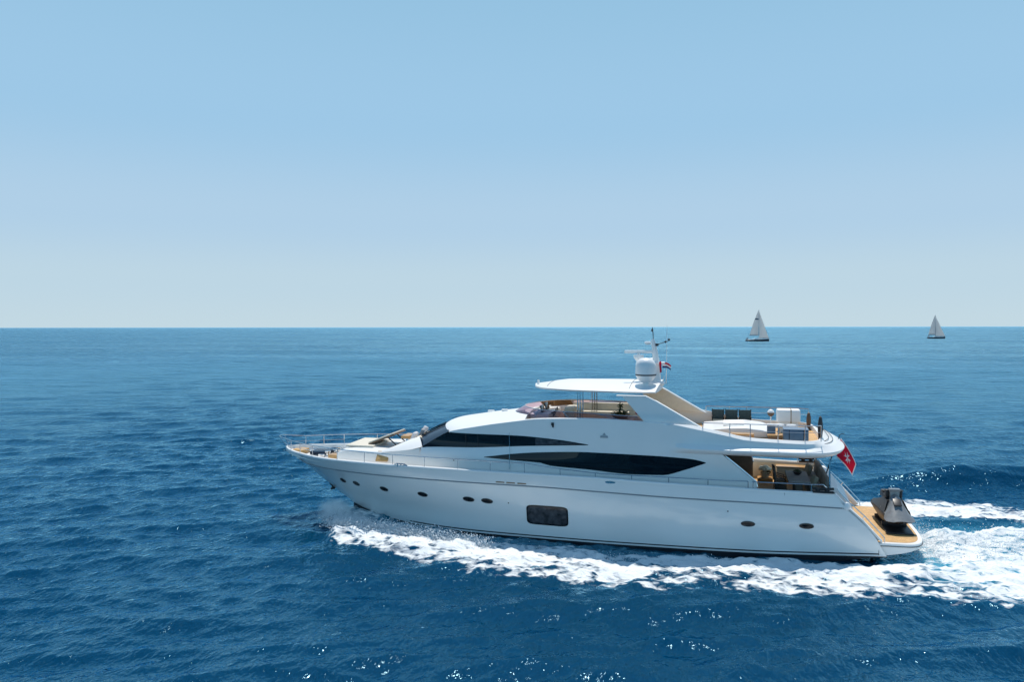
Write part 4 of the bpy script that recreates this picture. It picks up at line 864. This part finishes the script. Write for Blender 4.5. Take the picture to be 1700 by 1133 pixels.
# cockpit dining corner
tb = aboard('dining_table', 'grey dining table laid under the overhang of the aft cockpit', 'table', 25.38, -.1, 2.1)
b = MB(); b.box((0, 0, .78), (.92, 2.3, .06), r=.02); b.build('tabletop', 'grey', tb)
for y in (-.6, .6): b = MB(); b.box((0, y, .38), (.3, .3, .74), r=.03); b.build('pedestal', 'taupe', tb)
cl = aboard('table_centrepiece', 'dark little bowl arrangement in the middle of the grey dining table', 'bowl', 25.4, .25, 2.91)
b = MB(); b.lathe([(.0, 0), (.1, 0), (.2, .1), (.21, .13), (.17, .12), (0, .05)], (0, 0, 0), 16); b.build('bowl', 'dark', cl)
b = MB()
rr = random.Random(4)
for k in range(26):
    a = rr.random()*6.28; q = rr.random()*.15; b.box((q*math.cos(a), q*math.sin(a), .1 + rr.random()*.12), (.09, .05, .02), rz=a, ry=rr.random() - .5)
b.build('leaves', 'leaf', cl)
def chair(x, y, rz, lab):
    c = aboard('dining_chair', lab, 'chair', x, y, 2.1, rz, 'dark dining chairs in the aft cockpit')
    b = MB(); b.box((0, 0, .45), (.5, .52, .1), r=.04); b.build('seat', 'dgrey', c)
    b = MB(); b.box((-.24, 0, .82), (.08, .5, .62), r=.04, ry=-.16); b.build('backrest', 'dgrey', c)
    for sx in (-.2, .2):
        for sy in (-.22, .22):
            b = MB(); b.tube([(sx, sy, .42), (sx*1.15, sy*1.05, 0)], [.022, .016], 6); b.build('leg', 'brown', c)
    for sy in (-.25, .25):
        b = MB(); b.tube([(-.24, sy, .78), (0, sy*1.05, .68), (.2, sy, .64), (.22, sy, .45)], .02, 6); b.build('armrest', 'brown', c)
    return c
chair(24.62, -1.0, .05, 'dark upholstered dining chair at the table end nearest the rail')
chair(24.66, -.2, -.06, 'dark upholstered dining chair between its two neighbours along the table')
chair(24.68, .65, .1, 'dark upholstered dining chair at the table end farthest from the camera')
sf = aboard('cockpit_sofa', 'taupe grey sofa across the stern end of the aft cockpit', 'sofa', 26.14, 0, 2.1)
b = MB(); b.box((0, 0, .25), (.62, 4.4, .5), r=.04); b.build('base', 'taupe', sf)
b = MB()
b.box((-.03, 0, .55), (.62, 4.3, .14), r=.06, seg=3); b.build('seat_cushion', 'grey', sf)
for y in (-1.45, 0, 1.45):
    b = MB(); b.box((.24, y, .88), (.2, 1.4, .56), r=.08, seg=3, ry=.12); b.build('back_cushion', 'taupe', sf)
for y, lab in ((-1.2, 'olive throw cushion propped at the camera end of the cockpit sofa'), (1.3, 'olive throw cushion propped at the far end of the cockpit sofa')):
    c = aboard('throw_cushion', lab, 'cushion', 25.95, y, 2.95, .15, 'olive cushions on the cockpit sofa'); b = MB(); b.box((0, 0, 0), (.2, .6, .48), r=.09, seg=3, ry=.3); b.build('pillow', 'olive', c)
fs = aboard('flower_stand', 'pot of cream white flowers on a pale wooden stand in the cockpit', 'flowers', 24.12, 2.4, 2.1)
b = MB(); b.box((0, 0, .08), (.7, .6, .16), r=.03); b.build('stand', 'wood', fs)
b = MB(); b.lathe([(0, 0), (.16, 0), (.2, .1), (.22, .26), (.2, .27), (0, .2)], (0, 0, .16), 16); b.build('pot', 'cream', fs)
b = MB()
for k in range(130):
    a = rr.random()*6.28; ph = rr.random()*1.3; r_ = .3*(.7 + .3*rr.random()); b.box((r_*math.cos(a)*math.sin(ph), r_*math.sin(a)*math.sin(ph), .50 + r_*.7*math.cos(ph)), (.12, .12, .08), rz=a, ry=ph, r=.03, seg=1)
b.build('blossom', 'flower', fs)
b = MB()
for k in range(14):
    a = rr.random()*6.28; b.box((.2*math.cos(a), .2*math.sin(a), .38 + .1*rr.random()), (.14, .06, .015), rz=a, ry=rr.random() - .3)
b.build('leaves', 'leaf', fs)
cn = aboard('cockpit_sideboard', 'cream sideboard with varnished wooden top along the far cockpit side', 'sideboard', 25.45, 2.65, 2.1)
b = MB(); b.box((0, 0, .33), (1.6, .6, .66), r=.03); b.build('cabinet', 'cream', cn)
b = MB(); b.box((0, 0, .69), (1.66, .66, .05), r=.015); b.build('counter', 'wood', cn)
bp = aboard('potted_plant', 'dark leafy plant standing at the aft edge of the cabin side wing', 'plant', 22.85, -2.2, 2.5)
b = MB(); b.lathe([(0, 0), (.12, 0), (.16, .3), (.14, .3), (0, .26)], (0, 0, 0), 12); b.build('pot', 'dark', bp)
b = MB()
for k in range(70):
    a = rr.random()*6.28; z = .3 + rr.random()*.62; q = .18*rr.random()*(1.3 - z); b.box((q*math.cos(a), q*math.sin(a), z), (.16, .05, .012), rz=a, ry=rr.random()*1.6 - .8)
b.build('foliage', 'leaf', bp)
# flybridge aft deck
sb_ = aboard('sun_bed', 'white moulded sun bed base in the middle of the upper aft deck', 'sun bed', 22.75, .2, 4.72)
b = MB(); pr = [(-1.45, 0), (1.6, 0), (1.6, .18), (1.1, .34), (.4, .42), (-.3, .39), (-1.45, .26)]; b.prism(pr, 2.6, 1, 0); b.build('base', 'gel', sb_, bevel=.04)
b = MB(); b.box((-.1, .2, .42), (.9, 1.5, .04), r=.02, ry=-.03); b.build('mattress', 'gelm', sb_)
bn = aboard('teak_bench', 'small honey coloured teak bench beside the white sun bed', 'bench', 23.0, -1.75, 4.72)
b = MB(); b.box((0, 0, .25), (.95, .36, .07), r=.02, rz=-.04); b.build('seat', 'wood', bn)
for sx in (-.4, .42):
    b = MB(); b.box((sx, 0, .11), (.1, .3, .22), r=.02); b.build('leg', 'wood', bn)
sp = aboard('teak_steps', 'pair of teak steps beside the blue grey covered chest', 'steps', 24.32, -1.85, 4.72)
for k, (y, z) in enumerate(((-.2, .08), (.1, .24))):
    b = MB(); b.box((0, y, z), (.62, .34, .07), r=.015); b.build('tread', 'wood', sp)
b = MB(); b.box((0, .05, .1), (.56, .4, .2)); b.build('riser', 'brown', sp)
ch = aboard('covered_chest', 'chest under a strapped blue grey cover at the upper deck rail', 'chest', 25.12, -2.05, 4.72)
b = MB(); b.box((0, 0, .30), (.98, .7, .58), r=.05, seg=3); b.build('cover', 'bgrey', ch)
for sx in (-.27, .3):
    b = MB(); b.box((sx, 0, .303), (.03, .715, .59), r=.05, seg=3); b.build('strap', 'dark', ch)
b = MB(); b.box((0, 0, .598), (1.0, .72, .03), r=.012); b.build('lid', 'bgrey', ch)
cb = aboard('cool_box', 'small blue grey box beside the teak steps', 'box', 24.2, -1.2, 4.72)
b = MB(); b.box((0, 0, .3), (.34, .4, .58), r=.05); b.build('body', 'bgrey', cb)
b = MB(); b.box((0, 0, .6), (.36, .42, .05), r=.02); b.build('lid', 'plast', cb)
lr = aboard('life_raft', 'white padded life raft case with a brown strap on the upper aft deck', 'life raft', 25.05, 1.0, 4.72)
b = MB(); b.box((0, 0, .72), (1.02, .62, .60), r=.1, seg=4); b.build('case', 'plast', lr)
b = MB(); b.box((.1, 0, .72), (.05, .632, .612), r=.1, seg=4); b.build('strap', 'beige', lr)
b = MB(); b.box((0, 0, .22), (.8, .5, .42), r=.03); b.build('cradle', 'gel', lr)
for i, (x, y, lab) in enumerate(((24.55, -.7, 'low white round stool in front of the life raft case, nearer the bow'), (25.05, -.75, 'low white round stool in front of the life raft case, nearer the stern'))):
    so = aboard('deck_stool', lab, 'stool', x, y, 4.72, 0, 'white stools on the upper aft deck')
    b = MB(); b.lathe([(0, .42), (.2, .42), (.24, .46), (.24, .52), (.2, .56), (0, .57)], (0, 0, 0), 18); b.build('seat', 'plast', so)
    b = MB(); b.lathe([(.18, 0), (.18, .03), (.06, .06), (.05, .42)], (0, 0, 0), 14); b.build('stem', 'steel', so)
gb_ = aboard('globe_lantern', 'white and brown ball lantern on a thin post beside the life raft case', 'lantern', 24.32, 1.5, 4.72)
b = MB(); b.tube([(0, 0, 0), (0, 0, .6)], .025, 8); b.build('post', 'plast', gb_)
b = MB(); b.lathe([(0, -.17), (.09, -.14), (.145, -.06), (.155, .03)], (0, 0, .75), 18); b.build('lower_shell', 'rattan', gb_)
b = MB(); b.lathe([(.155, .03), (.12, .12), (.06, .165), (0, .175)], (0, 0, .75), 18); b.build('cap', 'plast', gb_)
for x, y, z, h, m_, lab in ((26.0, 1.75, 4.72, .80, 'rattan', 'slim brown oval standing ornament by the far stern rail of the upper deck'), (26.14, -1.6, 4.72, 1.1, 'dgrey', 'slim black oval standing ornament by the near stern rail of the upper deck')):
    o = aboard('oval_ornament', lab, 'ornament', x, y, z, 0, 'oval ornaments at the upper stern rail')
    b = MB(); b.lathe([(.0, 0), (.08, 0), (.07, .06), (.08, .16*h), (.105, .45*h), (.095, .72*h), (.06, .94*h), (0, h)], (0, 0, 0), 18); b.build('body', m_, o)
    b = MB(); b.lathe([(0, 0), (.13, 0), (.13, .025), (0, .03)], (0, 0, 0), 16); b.build('foot', 'dark', o)
def deck_chair(x, lab):
    c = aboard('deck_chair', lab, 'chair', x, 2.05, 4.72, R(-90), 'dark green deck chairs along the far upper rail')
    b = MB(); b.box((0, 0, .28), (.5, .5, .05), r=.02); b.build('seat', 'green', c)
    b = MB(); b.box((-.27, 0, .50), (.05, .54, .50), r=.02, ry=-.12); b.build('backrest', 'green', c)
    for sy in (-.27, .27):
        b = MB(); b.tube([(-.33, sy, .78), (-.2, sy, .28), (.25, sy, 0)], .02, 6); b.tube([(.22, sy, .30), (-.25, sy, 0)], .02, 6); b.tube([(-.28, sy, .48), (.26, sy, .46), (.2, sy, .3)], .02, 6); b.build('side_frame', 'dark', c)
    return c
deck_chair(21.95, 'dark green deck chair nearest the arch along the far upper rail')
deck_chair(22.57, 'dark green deck chair second from the arch, between two others')
deck_chair(23.19, 'dark green deck chair farthest from the arch along the far upper rail')
pp = aboard('potted_plant', 'dark green plant in a brown bowl on the flybridge below the hardtop', 'plant', 17.55, .1, 5.25)
b = MB(); b.lathe([(0, 0), (.3, 0), (.42, .12), (.44, .2), (.38, .18), (0, .12)], (0, 0, 0), 18); b.build('bowl', 'brown', pp)
b = MB()
for k in range(120):
    a = rr.random()*6.28; q = rr.random(); z = .15 + rr.random()*(.55 if q < .35 else .16); b.box((q*.42*math.cos(a), q*.36*math.sin(a), z), (.14, .05, .012), rz=a, ry=rr.random()*1.8 - .9)
b.build('foliage', 'leaf', pp)
lt_ = aboard('low_table', 'low wooden table on the flybridge carrying the plant bowl', 'table', 17.55, .1, 4.72)
b = MB(); b.box((0, 0, .5), (1.3, .9, .05), r=.02); b.build('tabletop', 'wood', lt_)
b = MB(); b.box((0, 0, .24), (.2, .2, .48), r=.02); b.build('pedestal', 'steel', lt_)
rc = aboard('red_cushion', 'small red cushion on the seat beside the arch leg', 'cushion', 18.3, .6, 5.3); b = MB(); b.box((0, 0, .2), (.18, .3, .26), r=.07, seg=3, ry=.25); b.build('pillow', 'red', rc)
b = MB(); b.box((0, .05, -.3), (.7, 1.0, .5), r=.08)
tag(b.build('seat_block', 'creamv'), 'cream padded seat block beside the arch leg of the flybridge', 'seat').matrix_world = YM @ Matrix.Translation((18.35 - X0, .6, 5.32))
# bow lounge
bt = aboard('raised_backrest', 'brown backed sun pad panel tilted up on the foredeck', 'backrest', 5.05, 0, 3.68)
b = MB(); b.box((.72, .0, .27), (1.5, 1.5, .07), r=.02, ry=-.36); b.build('panel', 'brown', bt)
b = MB(); b.box((.69, .0, .335), (1.46, 1.46, .06), r=.025, ry=-.36); b.build('pad', 'creamv', bt)
for y in (-.55, .55):
    b = MB(); b.tube([(1.0, y, .36), (1.45, y, -.02)], .03, 6); b.build('strut', 'dark', bt)
bx = aboard('bow_table', 'honey coloured wooden table block in the foredeck lounge', 'table', 6.95, -.1, 3.55)
b = MB(); b.box((0, 0, .52), (.42, .9, .14), r=.02); b.build('tabletop', 'wood', bx)
b = MB(); b.box((0, 0, .22), (.14, .3, .46), r=.02); b.build('pedestal', 'steel', bx)
for i, (x, y, z, m_, lab) in enumerate(((7.55, -.75, 4.28, 'white', 'pale scatter cushion on the bow sofa, lying at the camera side'), (7.72, -.2, 4.36, 'grey', 'grey scatter cushion standing on the bow sofa behind the pale one'), (7.6, .55, 4.36, 'white', 'pale scatter cushion on the bow sofa, at the far side'))):
    c = aboard('scatter_cushion', lab, 'cushion', x, y, z - .08, .3*i, 'cushions on the bow sofa'); b = MB(); b.box((0, 0, 0), (.18, .46, .4), r=.08, seg=3, ry=.45); b.build('pillow', m_, c)

# ------------------------------------------------------------------ sailing boats near the horizon
def sailing_boat(label, loc, rz, L, H, hullm, xm, main_foot, boom_z, jib_x, heel, trim):
    r_ = empty('sailing_boat', label, 'sailing boat', 'sailing boats near the horizon')
    r_.location = loc; r_.rotation_euler = (heel, 0, rz)
    b = MB(); P = []
    for i in range(17):
        s = i/16; x = -L/2 + L*s; wd = L*.145*(1 - max(0, (s - .45)/.55)**2.1)*(.72 + .28*min(1, s/.35)); zs = 1.15 + .45*s**2
        P.append([(x + (.5*s), -wd, zs), (x + .3*s, -wd*.94, .5), (x, -wd*.6, -.25), (x, 0, -.5), (x, wd*.6, -.25), (x + .3*s, wd*.94, .5), (x + .5*s, wd, zs)])
    b.grid(P); b.f.append(tuple(range(6, -1, -1))); h = b.build('hull', hullm, r_, ang=45)
    b = MB(); b.grid([[p[0] for p in P], [(p[3][0] + .3, 0, p[0][2] + .08) for p in P], [p[6] for p in P]]); b.build('deck', 'gelm', h)
    b = MB(); b.box((L*.02, 0, 1.65), (L*.34, L*.15, .65), r=.2, seg=2, taper=.8); b.build('cabin', 'gelm', r_)
    b = MB(); b.tube([(xm, 0, 1.2), (xm, 0, H)], [.14, .09], 8)
    for q in (.42, .7): b.tube([(xm, -.9, H*q), (xm, .9, H*q)], .04, 5)
    ms = b.build('mast', 'mesh', r_)
    b = MB(); b.tube([(xm, 0, boom_z), (xm - main_foot - .3, .7, boom_z - .1)], .13, 8); b.build('boom', trim, r_)
    b = MB(); b.tube([(xm - main_foot, .5, boom_z + .1), (-L/2 + .3, 0, 1.2)], .03, 4); b.tube([(xm, 0, H), (-L/2 + .2, 0, 1.3)], .02, 4); b.tube([(xm, 0, H*.98), (L/2 + .4, 0, 1.6)], .025, 4); b.build('rigging', 'rope', r_)
    def sheet(name, fn, thick=.03):
        G = [[fn(u, v) for u in np.linspace(0, 1, 11)] for v in np.linspace(0, 1, 19)]; b = MB(); b.grid(G); o = b.build(name, 'sail', r_, ang=180)
        sd = o.modifiers.new('cloth', 'SOLIDIFY'); sd.thickness = thick; o.data.materials.append(M['sailg'])
        return o
    mz = lambda v: boom_z + .15 + (H - .3 - boom_z)*v
    ma = sheet('mainsail', lambda u, v: (xm - .15 - u*main_foot*(1 - v)**.88, .12 + u*(1-v)*.9 + math.sin(math.pi*u)*.55*(1 - v)**.7, mz(v)))
    for p in ma.data.polygons:
        if trim == 'sailg' and abs(p.center.z - (boom_z + (H - boom_z)*.63)) < .4: p.material_index = 1
    js_, hz = L/2 + .2, H*.95
    sheet('jib', lambda u, v: ((js_ - (js_ - xm)*v)*(1-u) + (xm + jib_x*(1-v)**1.1)*u, math.sin(math.pi*u)*.7*(1-v)**.6 + u*(1-v)*.6, (1.75 + (hz - 1.75)*v)*(1-u) + (2.0 + (hz - 2.0)*v)*u))
    b = MB(); b.tube([(-L/2 + .4, -.9, 1.2), (-L/2 + .4, -.9, 2.1), (-L/2 + .4, .9, 2.1), (-L/2 + .4, .9, 1.2)], .05, 5); b.box((-L/2 + .9, 0, 1.9), (.7, 1.3, .9), r=.15); b.build('spray_hood', trim, r_)
    return r_
sailing_boat('dark hulled sailing boat with cream sails, nearest of the two on the horizon', (42.6, 511.5, -.1), R(15), 15.0, 20.9, 'hulld', .8, 5.6, 3.9, .6, R(2), 'sailg')
sailing_boat('smaller grey sailing boat with narrow pale sails, farther off at the right', (183.0, 656.0, -.1), R(13), 13.4, 18.8, 'hullg', -.6, 5.1, 3.0, -.1, R(-2), 'mesh')
